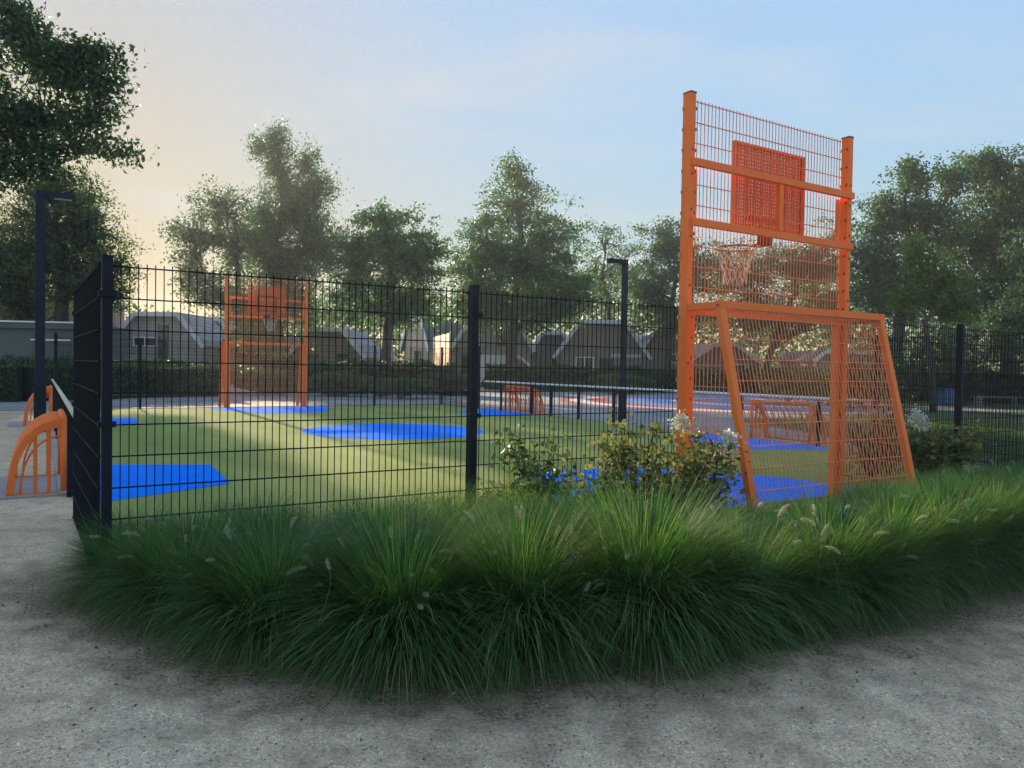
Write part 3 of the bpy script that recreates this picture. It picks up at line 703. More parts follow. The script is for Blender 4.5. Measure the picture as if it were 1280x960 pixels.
# ------------------------------------------------------------------ trees
def tree(name, label, base_px, d, lobes, mk, leaf=.16, per=42, dens=1.0, trunk_r=.22, cr=.55, group=None, droop=0, seed=1, limb=1.0, dd_spread=.8, base_xy=None, tstep=2):
    g = np.random.default_rng(seed)
    bp = at(base_px, 460, d) if base_xy is None else Vector((*base_xy, 0)); base = Vector((bp.x, bp.y, 0))
    root = thing(name, label, 'tree', base, 0, group)
    mb = MB(); ctr = []
    Lb = []
    for l in lobes:
        px, py, rx, ry = l[:4]; c = at(px, py, d + (l[4] if len(l) > 4 else 0)) - base
        s = d / F_PX; Lb.append((c, rx * s * 1.1, ry * s * 1.08, dd_spread * (rx + ry) / 2 * s, rx * ry))
    top = max(Lb, key=lambda l: l[0].z)[0]
    low = min(l[0].z - l[2] for l in Lb); fork = max(1.2, min(low + .8, top.z * .35))
    # trunk
    tp = [Vector((0, 0, -.1)), Vector((g.normal(0, .08), g.normal(0, .08), fork * .6))]
    cen = Vector((0, 0, 0)); wt = 0
    for l in Lb: cen += l[0] * l[4]; wt += l[4]
    cen /= wt
    path = [tp[0], tp[1]]; rad = [trunk_r * 1.25, trunk_r]
    for f in (.35, .6, .85):
        q = Vector((top.x * f * .6 + cen.x * .3 * f, top.y * f * .6, fork + (top.z - fork) * f)) + Vector((g.normal(0, .25), g.normal(0, .25), 0)); path.append(q); rad.append(trunk_r * (1 - f) + .03)
    path.append(top); rad.append(.025)
    mb.tube(path, rad, 8)
    def on_trunk(z):
        for i in range(len(path) - 1):
            if path[i].z <= z <= path[i + 1].z:
                f = (z - path[i].z) / max(1e-3, path[i + 1].z - path[i].z); return path[i].lerp(path[i + 1], f), rad[i] * (1 - f) + rad[i + 1] * f
        return path[-1], .03
    done = []
    for c, rx, ry, rd, ar in sorted(Lb, key=lambda l: math.hypot(l[0].x, l[0].y) + .4 * abs(l[0].z - fork)):
        zs = min(max(fork * .8, c.z - 1.1 * math.hypot(c.x, c.y) * .8), top.z * .9)
        s0, r0 = on_trunk(zs); r1 = min(r0 * .6, .14) * limb
        if done:                                  # fork off the nearest limb already grown, if that is nearer than the trunk
            pc, pm, pr = min(done, key=lambda t: (t[0] - c).length)
            if (pc - c).length < (s0 - c).length * .75: s0 = pm.lerp(pc, .35); r1 = pr * .62
        mid = s0.lerp(c, .5) + Vector((g.normal(0, .09), g.normal(0, .09), g.normal(0, .06) - .05)) * (c - s0).length; end = c + Vector((0, 0, ry * .3))
        q1 = s0.lerp(mid, .5) + Vector((g.normal(0, .03), g.normal(0, .03), .03)) * (c - s0).length; q2 = mid.lerp(end, .5) + Vector((g.normal(0, .04), g.normal(0, .04), .03)) * (c - s0).length
        mb.tube([s0, q1, mid, q2, end], [r1, r1 * .85, r1 * .65, r1 * .4, .015], 6); done.append((end, mid, r1))
        n = max(6, int(rx * ry * 16 * dens / (cr / .55) ** 2))
        v = g.normal(size=(n, 3)); v /= np.linalg.norm(v, axis=1)[:, None]; rr = g.uniform(0, 1, n) ** .55 * (1 + .22 * g.normal(size=n))
        ns = max(8, int(n / 7)); sv = g.normal(size=(ns, 3)); sv /= np.linalg.norm(sv, axis=1)[:, None]
        sc_ = sv * (g.uniform(.12, 1, ns) ** .45)[:, None] * .80
        q = np.where((g.uniform(0, 1, n) < .5)[:, None], v * rr[:, None], v * rr[:, None] * .30 + sc_[g.integers(0, ns, n)] * 1.08) * [rx, rd, ry] + np.array(c); ctr.append(q)
        for i in range(0, n, tstep):
            e = Vector(q[i]); f = g.uniform(.25, .95); o = s0.lerp(mid, f * 2) if f < .5 else mid.lerp(end, f * 2 - 1)
            m2 = o.lerp(e, .55) + Vector((g.normal(0, .1), g.normal(0, .1), -.05 * (e - o).length)); rb = .03 * limb * (.5 + .5 * min(1, d / 40))
            mb.tube([o, m2, e], [rb, rb * .6, .008], 4, False)
    mb.build('trunk', M['bark'], root, True)
    C = np.concatenate(ctr); k = np.maximum(3, g.poisson(per * .85, len(C)))
    P = np.repeat(C, k, axis=0); P = P + g.normal(size=P.shape) * [cr * .5, cr * .5, cr * (.34 if not droop else .6)]
    P[:, 2] = np.maximum(P[:, 2], .5)
    cr_o = leaves('crown', P, leaf, M[mk], root, .6, droop=droop)
    return root
TG = 'trees around the play area'
tree('oak_tree', 'large dark oak overhanging from the upper left corner', -270, 17,
     [(0, 8, 38, 18), (35, 42, 40, 20), (78, 66, 36, 20), (112, 76, 28, 17), (134, 68, 14, 13), (-40, 60, 40, 30), (88, 108, 40, 17), (124, 106, 22, 14), (143, 98, 9, 10), (10, 150, 44, 20),
      (64, 152, 42, 18), (112, 148, 28, 15), (30, 186, 44, 14), (94, 184, 38, 11), (138, 187, 20, 7), (158, 191, 7, 4), (4, 214, 40, 17), (58, 214, 28, 11), (134, 132, 13, 12), (-70, 130, 70, 70), (-160, 40, 130, 120), (45, 76, 26, 14)], 'leaf_oak', .115, 36, 5.0, .34, .42, TG, seed=11, tstep=7)
tree('plane_tree', 'sparse tree with fanning bare limbs behind the left lamp post', 74, 34,
     [(60, 285, 66, 52), (112, 290, 42, 55), (0, 330, 60, 70), (136, 335, 32, 42), (-60, 310, 60, 80), (75, 235, 48, 30), (20, 370, 60, 34), (100, 355, 50, 34), (60, 330, 60, 40), (145, 372, 24, 20)], 'leaf_autumn', .13, 34, 2.6, .34, .5, TG, seed=12, limb=1.5)
tree('young_oak_tree', 'thin-crowned tree with visible branches left of the birch', 298, 42,
     [(246, 290, 34, 40), (280, 255, 30, 28), (232, 330, 22, 25), (292, 310, 34, 55), (262, 365, 38, 30), (300, 380, 34, 26)], 'leaf_grey', .17, 32, 1.5, .2, .5, TG, seed=13, limb=1.3)
tree('birch_tree', 'tallest birch with narrow drooping crown left of centre', 352, 45,
     [(345, 178, 17, 24), (352, 218, 30, 34), (372, 270, 42, 40), (352, 325, 55, 55), (400, 240, 22, 28), (402, 305, 26, 46), (328, 285, 22, 45), (350, 385, 60, 36), (318, 182, 12, 14), (385, 205, 14, 18)], 'leaf_grey', .14, 52, 1.9, .22, .5, TG, droop=.9, seed=14)
tree('oak_tree', 'broad rounded oak with dark trunk between birch and middle fence post', 485, 42,
     [(490, 278, 44, 26), (448, 305, 30, 34), (532, 318, 32, 40), (490, 335, 66, 40), (492, 305, 40, 28), (470, 385, 62, 24), (520, 378, 46, 28), (440, 350, 30, 40)], 'leaf_mid', .17, 44, 1.5, .3, .5, TG, seed=15)
tree('lime_tree', 'tall pyramid-crowned tree just right of the middle fence post', 640, 48,
     [(642, 215, 20, 26), (645, 258, 46, 34), (606, 305, 38, 36), (690, 300, 36, 42), (650, 335, 76, 44), (588, 345, 28, 36), (700, 365, 50, 40), (640, 385, 80, 30), (600, 380, 40, 30)], 'leaf_mid', .18, 46, 1.6, .32, .55, TG, seed=16)
tree('ash_tree', 'thin pale tree behind the right lamp post', 762, 55,
     [(758, 300, 30, 26), (745, 335, 36, 30), (778, 330, 24, 30), (760, 372, 44, 26)], 'leaf_grey', .18, 26, .8, .2, .6, TG, seed=17, limb=1.2)
tree('maple_tree', 'rounded tree left of the tall orange goal post', 835, 50,
     [(830, 300, 34, 30), (862, 335, 50, 44), (815, 360, 34, 40), (850, 395, 60, 28)], 'leaf_grey', .18, 42, 1.5, .24, .55, TG, seed=18)
tree('maple_tree', 'olive tree seen through the goal wire below the board', 960, 52,
     [(930, 350, 50, 44), (990, 335, 46, 40), (1030, 320, 30, 36), (960, 395, 70, 30), (1040, 380, 40, 36)], 'leaf_autumn', .18, 40, 1.5, .24, .55, TG, seed=19)
tree('maple_tree', 'dark tree with two crowns rising right of the goal', 1120, 38,
     [(1138, 222, 28, 24), (1112, 272, 40, 42), (1165, 275, 46, 48), (1088, 330, 36, 46), (1130, 360, 66, 40), (1195, 225, 28, 28)], 'leaf_dark', .15, 50, 1.9, .3, .5, TG, seed=20)
tree('oak_tree', 'dense dark oak filling the right edge', 1262, 40,
     [(1232, 205, 32, 24), (1262, 245, 52, 46), (1222, 300, 50, 56), (1270, 345, 66, 60), (1330, 250, 60, 80), (1330, 370, 60, 60), (1230, 385, 55, 34)], 'leaf_dark', .15, 52, 2.0, .34, .5, TG, seed=21)
tree('acacia_tree', 'small bright green tree in front of the dark trees on the right', 1168, 27,
     [(1150, 320, 26, 22), (1170, 355, 34, 28), (1140, 372, 26, 16), (1185, 385, 30, 20)], 'leaf_pale', .12, 44, 2.4, .1, .38, TG, seed=22)
tree('oak_tree', 'dark low-crowned tree at the far right edge behind the path', 1330, 30,
     [(1330, 330, 70, 60), (1290, 390, 50, 34), (1345, 420, 60, 40), (1250, 402, 30, 18)], 'leaf_dark', .13, 46, 2.0, .25, .45, TG, seed=23)
# more of the same park outside the frame, whose shade reaches the bed
for k, (x, y, hgt, wid, sd_) in enumerate([(-26, 22, 9, 3.6, 41), (-24, 33, 11, 4.2, 42), (-30, 40, 12, 4.5, 43)]):
    pass

# far wood behind the houses: one mass
def far_wood():
    g = np.random.default_rng(55); C = []
    for x in np.arange(-70, 78, 1.1):
        y = 78 + g.normal(0, 3); px = 640 + 945 * x / y
        h = 5.2 + 2.2 * math.sin(x * .21) + 1.2 * math.sin(x * .57 + 1) + (4.2 if 420 < px < 1300 else 0)
        if 120 < px < 290: h = 6.2 + .8 * math.sin(x * .6)
        n = int(h * 52)
        q = np.stack([x + g.normal(0, .9, n), y + g.normal(0, 1.4, n), np.abs(g.uniform(0, 1, n) ** .8 * h + g.normal(0, .35, n))], -1); C.append(q)
    o = leaves('far_wood', np.concatenate(C), .42, M['leaf_mid'], None, .7); tag(o, 'low far-off wood closing the view behind the bungalows', 'wood', kind='stuff')
far_wood()

# ------------------------------------------------------------------ hedges and shrub beds
def hedge(name, label, path, h, wd, n, mk='leaf_hedge', leaf=.09, cat='hedge', group=None, wob=.08, corez=.86):
    """a clipped or loose hedge along a world path: twiggy core plus leaf shell"""
    base = Vector((*path[0], 0)); root = thing(name, label, cat, base, 0, group)
    g = np.random.default_rng(int(abs(path[0][0] * 31 + path[0][1] * 17)) + 3)
    pts = [Vector((*p, 0)) - base for p in path]; seg = [(pts[i], pts[i + 1]) for i in range(len(pts) - 1)]; tot = sum((b - a).length for a, b in seg)
    C = []; core = MB()
    for a, b in seg:
        d = (b - a); ln = d.length; d.normalize(); nr = Vector((-d.y, d.x, 0))
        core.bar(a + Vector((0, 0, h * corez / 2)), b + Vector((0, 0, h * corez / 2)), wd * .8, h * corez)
        k = int(n * ln / tot); t = g.uniform(0, ln, k); f = g.uniform(0, wd + 2 * h, k)
        hh = h * (1 + .05 * np.sin(t * 1.7) + .04 * np.sin(t * 4.3 + 1))
        off = np.where(f < h, -wd / 2, np.where(f < h + wd, f - h - wd / 2, wd / 2)); z = np.where(f < h, f, np.where(f < h + wd, hh, f - h - wd))
        z = np.minimum(z * hh / h, hh) + g.normal(0, wob, k); off = off + g.normal(0, wob, k)
        C.append(np.stack([a.x + d.x * t + nr.x * off, a.y + d.y * t + nr.y * off, np.maximum(z, .02)], -1))
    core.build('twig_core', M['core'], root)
    leaves('foliage', np.concatenate(C), leaf, M[mk], root, .6)['kind'] = 'stuff'
    return root
def bush(label, x, y, rx, ry, h, n, mk='leaf_shrub', leaf=.1, group='loose shrubs beyond the pitch', cat='shrub'):
    root = thing('shrub', label, cat, (x, y, 0), 0, group); g = np.random.default_rng(int(abs(x * 91 + y * 7)) + 5)
    mb = MB()
    for i in range(6):
        an = g.uniform(0, 6.28); mb.tube([(0, 0, 0), (rx * .3 * math.cos(an), ry * .3 * math.sin(an), h * .4), (rx * .6 * math.cos(an), ry * .6 * math.sin(an), h * .75)], [.03, .02, .01], 5)
    mb.build('stem', M['bark'], root)
    nb = 14; cen = np.stack([g.uniform(-.75, .75, nb) * rx, g.uniform(-.75, .75, nb) * ry, g.uniform(.25, .85, nb) * h], -1)
    P = np.repeat(cen, n // nb, axis=0); v = g.normal(size=P.shape); v /= np.linalg.norm(v, axis=1)[:, None]
    P = P + v * (g.uniform(.5, 1.05, len(P)) ** .5)[:, None] * [rx * .42, ry * .42, h * .26]; P[:, 2] = np.clip(P[:, 2], .03, None)
    leaves('foliage', P, leaf, M[mk], root, .6)['kind'] = 'stuff'
    return root
hedge('clipped_hedge', 'long clipped dark hedge on the left behind the pitch', [(-24, 23.2), (-16.3, 25.2), (-14.5, 29.2), (-12.4, 31.5)], 1.32, 1.0, 26000)
hedge('clipped_hedge', 'low dark hedge before the bungalows, right of the middle fence post', [(-1.6, 46.5), (6, 46), (14, 45), (22, 43)], 1.36, 1.5, 26000, leaf=.14)
hedge('clipped_hedge', 'dark hedge behind the paving, left of the middle fence post', [(-12.5, 37.5), (-6, 38), (-2.8, 38)], 1.45, 1.4, 14000, leaf=.12)
hedge('clipped_hedge', 'dark hedge strip behind the play court on the far right', [(17, 38.5), (26, 36), (40, 34)], 1.7, 1.5, 15000, leaf=.12)
for i, (px, py, d, rxp, hp, mk, lab) in enumerate([
    (330, 492, 33, 58, 36, 'leaf_shrub', 'tan-green shrub bed behind the far orange goal'),
    (330, 480, 40, 62, 112, 'leaf_autumn', 'tall brown-green shrub right behind the far orange goal'),
    (270, 470, 35, 22, 30, 'leaf_hydr', 'pale flowering shrub beside the far goal left post'),
    (430, 496, 33, 45, 30, 'leaf_shrub', 'loose green shrub right of the far orange goal'),
    (500, 497, 32, 38, 24, 'leaf_shrub', 'low mounded shrub at the edge of the paving'),
    (555, 490, 36, 36, 26, 'leaf_hedge', 'dark shrub left of the middle fence post by the paving'),
    (770, 488, 43, 48, 24, 'leaf_shrub', 'tan flecked shrub in front of the bungalow hedge'),
    (985, 500, 34, 60, 44, 'leaf_hydr', 'golden leafed shrub seen through the goal wire'),
    (1075, 505, 30, 50, 50, 'leaf_shrub', 'shrub behind the right leg of the large goal'),
    (1130, 500, 34, 56, 92, 'leaf_hedge', 'dark evergreen shrub under the bright green tree'),
    (1200, 500, 37, 60, 104, 'leaf_hedge', 'tall dark evergreen shrub behind the right mesh fence post'),
    (1270, 495, 36, 60, 110, 'leaf_hedge', 'dark evergreen shrub under the dense oak at the right edge')]):
    p = at(px, py, d); s = d / F_PX
    bush(lab, p.x, p.y, rxp * s, rxp * s * .6, hp * s, 5200 if rxp > 30 else 2400, mk, .11 if d < 40 else .14)

# ------------------------------------------------------------------ buildings
def bungalow(label, px, d, wpx, eave, ridge, cut, wallm='brick_grey', rz=0., windows=(), door=None, roofm='roof', depth=7, fascia='fascia', group='holiday bungalows behind the hedges', kind='house'):
    if roofm == 'roof': roofm = 'rooftile'
    s = d / F_PX; c = at(px, 460, d); wd = wpx * s; h2 = wd / 2
    root = thing('bungalow', label, kind, (c.x, c.y, 0), rz, group)
    prof = [(-h2, 0), (h2, 0), (h2, eave), (h2 - cut, ridge), (-h2 + cut, ridge), (-h2, eave)]
    MB().prism(prof[::-1], (0, 0, 0), (1, 0, 0), (0, 0, 1), (0, 1, 0), depth).build('wall', M[wallm], root)
    def slab(p, q, name, m_, y0, y1, t, lift):
        d_ = (Vector((q[0] - p[0], 0, q[1] - p[1]))).normalized(); nn = Vector((-d_.z, 0, d_.x))
        if nn.z < 0: nn = -nn
        o = Vector((p[0], y0, p[1])) + nn * lift
        mb = MB(); b = Vector((q[0], y0, q[1])) + nn * lift; e = Vector((0, y1 - y0, 0)); up = nn * t
        V = [o, b, b + e, o + e, o + up, b + up, b + e + up, o + e + up]
        mb.add(V, [(3, 2, 1, 0), (4, 5, 6, 7), (0, 1, 5, 4), (1, 2, 6, 5), (2, 3, 7, 6), (3, 0, 4, 7)]); return mb.build(name, M[m_], root)
    slab((-h2 - .25, eave - .25), (-h2 + cut, ridge), 'roof', roofm, -.28, depth + .2, .14, .012)
    slab((h2 + .25, eave - .25), (h2 - cut, ridge), 'roof', roofm, -.28, depth + .2, .14, .012)
    slab((-h2 + cut - .02, ridge), (h2 - cut + .02, ridge), 'roof', roofm, -.284, depth + .196, .14, .016)
    for p, q in (((-h2 - .25, eave - .25), (-h2 + cut, ridge)), ((h2 - cut, ridge), (h2 + .25, eave - .25)), ((-h2 + cut, ridge), (h2 - cut, ridge))):
        slab(p, q, 'fascia', fascia, -.34, -.288, .26, -.1)
    for x, z, w_, h_ in windows:
        fr = MB()
        for cx, cz, a, b in ((x, z + h_ / 2, w_ + .12, .07), (x, z - h_ / 2, w_ + .12, .07), (x - w_ / 2, z, .07, h_ - .072), (x + w_ / 2, z, .07, h_ - .072), (x, z, .05, h_ - .072)): fr.box((cx, -.03, cz), (a, .09, b))
        fo = fr.build('window', M['fascia'] if w_ > .9 else M['frame'], root)
        MB().box((x, -.012, z), (w_ - .06, .03, h_ - .06)).build('pane', M['glass'], fo)
    if door:
        x, w_, h_ = door
        do = MB().box((x, -.02, h_ / 2), (w_, .06, h_)).build('door', M['door'], root); MB().box((x + w_ * .36, -.07, 1.0), (.04, .06, .12)).build('handle', M['steel'], do)
    return root
bungalow('grey bungalow with flat-topped gable and tall dark window, behind the left fence', 197, 45, 108, 2.5, 4.15, 1.3, 'siding', .0, [(-.75, 2.55, 1.3, .5)], None)
_b = bpy.context.scene.objects['bungalow']
fr = MB(); fr.box((.35, -.03, 2.3), (.62, .08, 2.5)); fo = fr.build('window', M['frame'], _b); MB().box((.35, -.075, 2.3), (.5, .02, 2.36)).build('pane', M['glass'], fo)
bungalow('small blue-roofed bungalow right of the grey gable', 262, 50, 62, 2.3, 4.2, 1.0, 'siding', .15, [(0, 1.5, 1.0, .9)], None, 'roof')
bungalow('dark brown bungalow behind the far orange goal', 318, 48, 84, 2.2, 3.3, .9, 'brick_brown', 0, [(0, 1.6, 1.4, .8)], None, 'roof_dark', fascia='roof_dark')
bungalow('brown brick bungalow with white sloping fascia right of the far goal', 408, 47, 88, 2.0, 3.5, 1.2, 'brick_brown', .0, [(1.0, 1.5, .7, 1.0)], (-.9, .9, 2.0))
bungalow('cream rendered bungalow half hidden by the broad oak', 520, 62, 44, 2.8, 5.1, .7, 'siding_cream', R(-40), [(.2, 2.0, .7, 1.1)], None, 'roof_dark')
bungalow('grey bungalow with white trimmed mansard gable right of the middle post', 615, 52, 96, 2.7, 4.75, 1.25, 'brick_grey', 0, [(.9, 1.75, 1.9, .75), (.6, 3.4, .45, 1.1)], (-1.6, .95, 2.1))
bungalow('low brick bungalow with pale tiled roof beyond the parked car', 690, 56, 52, 2.4, 3.9, .8, 'brick_brown', 0, [(.5, 1.9, 1.2, .7)], None, 'rooftile')
bungalow('wide brown brick bungalow with white trimmed gable behind the right lamp post', 752, 53, 112, 2.3, 4.6, 1.6, 'brick_brown', 0, [(1.7, 2.3, 1.9, .12), (-1.2, 1.7, 1.2, .9)], (.3, .9, 2.1), 'roof_dark')
bungalow('brown bungalow with grey roof left of the orange goal post', 832, 55, 62, 2.6, 4.0, .8, 'brick_brown', 0, [(.9, 2.2, 1.2, .6)], None, 'roof')
bungalow('grey roofed bungalow seen through the goal wire', 905, 55, 90, 2.0, 3.2, 1.8, 'brick_brown', 0, [(1.0, 1.5, 1.2, .7)], None, 'roof')
bungalow('dark bungalow with white fascia behind the right goal leg', 1075, 50, 110, 2.3, 2.7, .5, 'brick_brown', 0, [(-1.2, 1.6, 1.3, .8), (1.3, 1.6, 1.3, .8)], (.1, .9, 2.0), 'roof_dark')
# grey-green garage and the building behind
p = at(20, 460, 32)
gr = thing('garage', 'flat dull green garage with white roof edge at the left edge', 'garage', (p.x - 1.2, p.y, 0), .10)
MB().box((0, 2.5, 1.36), (7.6, 5, 2.72)).build('wall', M['garage'], gr)
MB().box((0, 2.45, 2.84), (7.8, 5.3, .24)).build('roof', M['garage'], gr)
MB().box((0, -.23, 2.99), (7.86, .1, .06)).build('roof_edge', M['fascia'], gr)
gd = MB().box((2.55, -.02, 1.1), (1.5, .06, 2.2)).build('garage_door', M['garage_door'], gr); MB().box((2.55, -.06, 2.24), (1.6, .06, .06)).build('door_lintel', M['fascia'], gr)
MB().box((2.55, -.07, .9), (.16, .05, .05)).build('handle', M['steel'], gd)
p = at(10, 460, 40)
hb = thing('flat_roofed_house', 'taupe flat roofed house rising behind the green garage', 'house', (p.x - 2, p.y, 0), .05)
MB().box((0, 3, 2.3), (10.5, 6, 4.6)).build('wall', M['render'], hb); MB().box((0, 2.9, 4.72), (10.9, 6.5, .24)).build('roof', M['fascia'], hb)
for x in (-1.2, 2.6):
    wf = MB().box((x, -.03, 3.6), (1.0, .08, 1.1)).build('window', M['frame'], hb); MB().box((x, -.075, 3.6), (.84, .02, .94)).build('pane', M['glass'], wf)
dn = MB().box((4.4, -.06, 1.5), (.09, .09, 3.0)).build('downpipe', M['steel'], hb)
# timber garden screen that faces the sun
p = at(551, 460, 49)
sh = thing('timber_screen', 'honey timber garden screen lit by the sun, left of the middle fence post', 'garden screen', (p.x, p.y, 0), R(-77))
bme = None
for k in range(11):
    o = MB().box((0, 0, .33 + .29 * k), (7.6, .05 + .012 * (k % 2), .275)).build('board', M['wood_plain'], sh)
for x in (-3.7, -1.85, 0, 1.85, 3.7): MB().box((x, .09, 1.75), (.1, .1, 3.5)).build('post', M['wood_plain'], sh)
# white play frame under the oak
p = at(482, 460, 51)
sw = thing('swing_frame', 'small white A-shaped frame under the broad oak', 'garden swing', (p.x, p.y, 0), 0)
for s in (-1, 1):
    MB().tube([(s * .68, -.1, 0), (s * .5, 0, 1.7), (s * .22, .1, 2.95)], .07, 6).build('leg', M['white'], sw, True)
    MB().tube([(s * .68, 1.5, 0), (s * .22, .9, 2.95)], .06, 6).build('leg', M['white'], sw, True)
MB().tube([(-.3, .1, 2.95), (.3, .1, 2.95)], .06, 6).build('top_bar', M['white'], sw, True)
MB().box((0, .5, .75), (.6, .4, .05)).build('seat', M['white'], sw)
# parked van
def van(label, x, y, rz):
    root = thing('parked_van', label, 'van', (x, y, 0), rz)
    prof = [(-2.5, .38), (2.4, .38), (2.45, .9), (2.3, 1.08), (1.55, 1.26), (.62, 2.06), (.3, 2.14), (-2.45, 2.16), (-2.55, 1.2)]
    MB().prism(prof, (0, -.95, 0), (1, 0, 0), (0, 0, 1), (0, 1, 0), 1.9).build('body', M['carwhite'], root)
    for s in (-1, 1):
        MB().prism([(1.25, 1.3), (.55, 1.92), (-.1, 1.92), (-.1, 1.3)], (0, s * .953 - .004, 0), (1, 0, 0), (0, 0, 1), (0, 1, 0), .008).build('side_window', M['glass'], root)
        for x_ in (-1.6, 1.55):
            wh = MB().tube([(x_, s * .78, .34), (x_, s * .97, .34)], .34, 18).build('wheel', M['tyre'], root); MB().tube([(x_, s * .971, .34), (x_, s * .985, .34)], .2, 14).build('rim', M['steel'], wh)
        MB().box((2.38, s * .68, .86), (.14, .34, .18)).build('headlight', M['lens'], root)
        MB().box((1.2, s * 1.03, 1.42), (.14, .16, .22)).build('mirror', M['tyre'], root)
    MB().add([(1.56, -.84, 1.275), (1.56, .84, 1.275), (.64, .78, 2.065), (.64, -.78, 2.065)], [(0, 1, 2, 3)]).build('windscreen', M['screen'], root)
M['screen'] = mat('pale_reflecting_screen', (.22, .27, .32), .08, 0, .9)
p = at(640, 460, 50.0); van('white parked van half hidden by the hedge, right of the middle post', p.x, p.y, 0)
p = at(1185, 505, 34); 
bn = thing('litter_bin', 'small blue container beside the path behind the right fence post', 'container', (p.x, p.y, 0), .3)
MB().bbox((0, 0, .36), (.95, .6, .66), .05).build('bin_body', M['carblue'], bn); MB().bbox((0, 0, .72), (1.0, .66, .07), .05).build('bin_lid', M['carblue'], bn)
for s in (-1, 1): MB().tube([(s * .4, -.31, .06), (s * .4, .31, .06)], .06, 10).build('wheel', M['tyre'], bn)
p = at(1245, 508, 33)
bt = thing('park_bench', 'pale low bench by the path behind the right mesh fence', 'bench', (p.x, p.y, 0), .1)
for k in range(3): MB().box((0, -.14 + .14 * k, .44), (2.2, .11, .05)).build('seat_board', M['road'], bt)
for s in (-1, 1): MB().box((s * .85, 0, .2), (.12, .36, .41)).build('leg', M['concrete'], bt)

# ------------------------------------------------------------------ loose stones, litter, lawn blades
def pebbles():
    g = np.random.default_rng(77); n = 26000
    y = 2.3 + 6.5 * g.uniform(0, 1, n) ** 1.6; x = (g.uniform(-1, 1, n)) * (.75 * y + .3)
    a = (x - P0.x) * UX.x + (y - P0.y) * UX.y; b = (x - P0.x) * VX.x + (y - P0.y) * VX.y
    ok = (bed_dist(x, y) < -.05) & ((b < -.3) | (a < -6.9)); x, y = x[ok], y[ok]; n = len(x)
    s = g.lognormal(-6.05, .42, n).clip(.0012, .009)
    O = np.array([(1, 0, 0), (0, 1, 0), (-1, 0, 0), (0, -1, 0), (0, 0, .7), (0, 0, -.7)], float)
    Fo = np.array([(0, 1, 4), (1, 2, 4), (2, 3, 4), (3, 0, 4), (1, 0, 5), (2, 1, 5), (3, 2, 5), (0, 3, 5)])
    an = g.uniform(0, 6.28, n); j = g.uniform(.6, 1.3, (n, 6, 3)); V = O[None] * j * s[:, None, None]
    c, s_ = np.cos(an)[:, None], np.sin(an)[:, None]
    V = np.stack([V[:, :, 0] * c - V[:, :, 1] * s_, V[:, :, 0] * s_ + V[:, :, 1] * c, V[:, :, 2]], -1)
    near = 1.0; out_ = np.clip(np.maximum(-b[ok] - .3, -a[ok] - 6.7) / .6, 0, 1)
    z = (.018 * np.sin(x * 1.9 + .7 * np.sin(y * 1.3)) * np.cos(y * 1.6) + .01 * np.sin(x * 5.1 + y * 3.7)) * out_
    V += np.stack([x, y, z + .002], -1)[:, None, :]
    F = (Fo[None] + (np.arange(n) * 6)[:, None, None]).reshape(-1, 3)
    m_ = leafmat('loose_stones', (.12, .10, .08), (.40, .35, .28), (.62, .57, .48), 0.0, .9)
    tag(link('gravel_stones', rawmesh('gravel_stones', V.reshape(-1, 3), F, m_)), 'loose small stones scattered over the grey gravel path', 'gravel', kind='stuff')
pebbles()
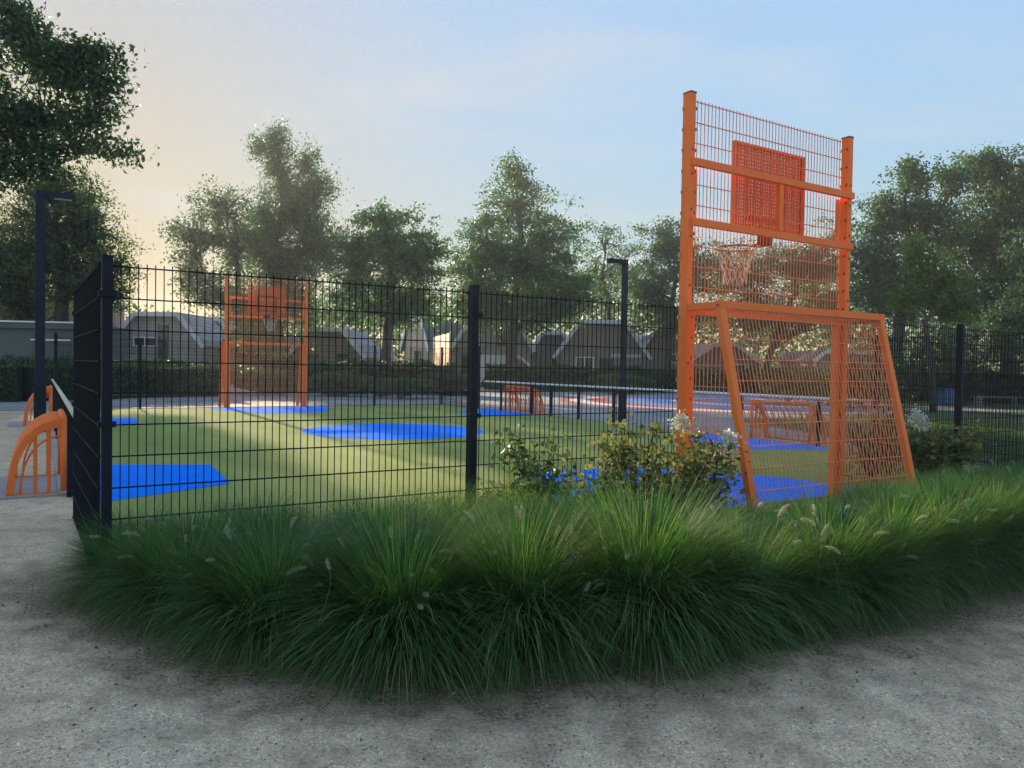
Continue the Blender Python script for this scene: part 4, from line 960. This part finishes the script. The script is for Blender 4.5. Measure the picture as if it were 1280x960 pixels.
def litter():
    g = np.random.default_rng(78); n = 1500
    t = g.uniform(-6.6, 4.5, n); b = np.interp(t, [-6.6, -6.4, -6.15, -5.9, -5.55, -5.1, -4.7, -4.2, -3.5, -2.8, -1, 1, 4, 8, 12], [.3, -.2, -.9, -1.35, -1.85, -2.2, -2.42, -2.6, -2.72, -2.82, -2.92, -2.95, -2.85, -2.5, -2.2]) + g.normal(-.12, .22, n)
    P = np.array([FP(a_, b_)[:] for a_, b_ in zip(t, b)]); P[:, 2] = .03 + g.uniform(-.01, .012, n)
    n2 = 300; y = g.uniform(2.4, 6, n2); x = g.uniform(-1, 1, n2) * .7 * y; P2 = np.stack([x, y, np.full(n2, .022)], -1); P2 = P2[bed_dist(x, y) < -.1]
    m_ = leafmat('fallen_leaves', (.06, .045, .03), (.15, .105, .06), (.32, .24, .13), .1, .8)
    tag(leaves('leaf_litter', np.concatenate([P, P2]), .018, m_, None, .5, flat=.85), 'dry fallen leaves and twigs along the edge of the bed', 'leaf litter', kind='stuff')
litter()
def lawn_blades():
    g = np.random.default_rng(79); n = 60000
    a = g.uniform(2.2, 16, n); b = g.uniform(-1.6, 9, n)
    ok = (b < 1.4 + (a - 6.3) * 2.2) & ((b < 0) | (a > 6.3)); a, b = a[ok], b[ok]; n = len(a)
    P = np.stack([P0.x + UX.x * a + VX.x * b, P0.y + UX.y * a + VX.y * b, np.full(n, .045)], -1)
    an = g.uniform(0, 6.28, n); h = g.uniform(.05, .16, n); s_ = np.stack([-np.sin(an), np.cos(an), 0 * an], -1) * .004
    tip = P + np.stack([np.cos(an) * h * .5, np.sin(an) * h * .5, h], -1)
    V = np.stack([P - s_, P + s_, tip], 1).reshape(-1, 3)
    tag(link('lawn_grass', rawmesh('lawn_grass', V, np.arange(n * 3).reshape(-1, 3), M['lawn_blade'])), 'short green lawn grass on the right around the mesh fence', 'grass', kind='stuff')
lawn_blades()

# ------------------------------------------------------------------ morning haze
def haze():
    mb = MB().box((0, 60, 9), (330, 330, 20)); m = bpy.data.materials.new('haze'); m.use_nodes = True; nt_ = m.node_tree; nt_.nodes.clear()
    o = nt_.nodes.new('ShaderNodeOutputMaterial'); v = nt_.nodes.new('ShaderNodeVolumePrincipled')
    v.inputs['Color'].default_value = (.90, .93, .96, 1); v.inputs['Density'].default_value = HAZE; v.inputs['Anisotropy'].default_value = .35
    nt_.links.new(v.outputs[0], o.inputs['Volume'])
    b = mb.build('haze', m); b['kind'] = 'stuff'; b['label'] = 'thin morning haze over the park'
HAZE = .0009
haze()
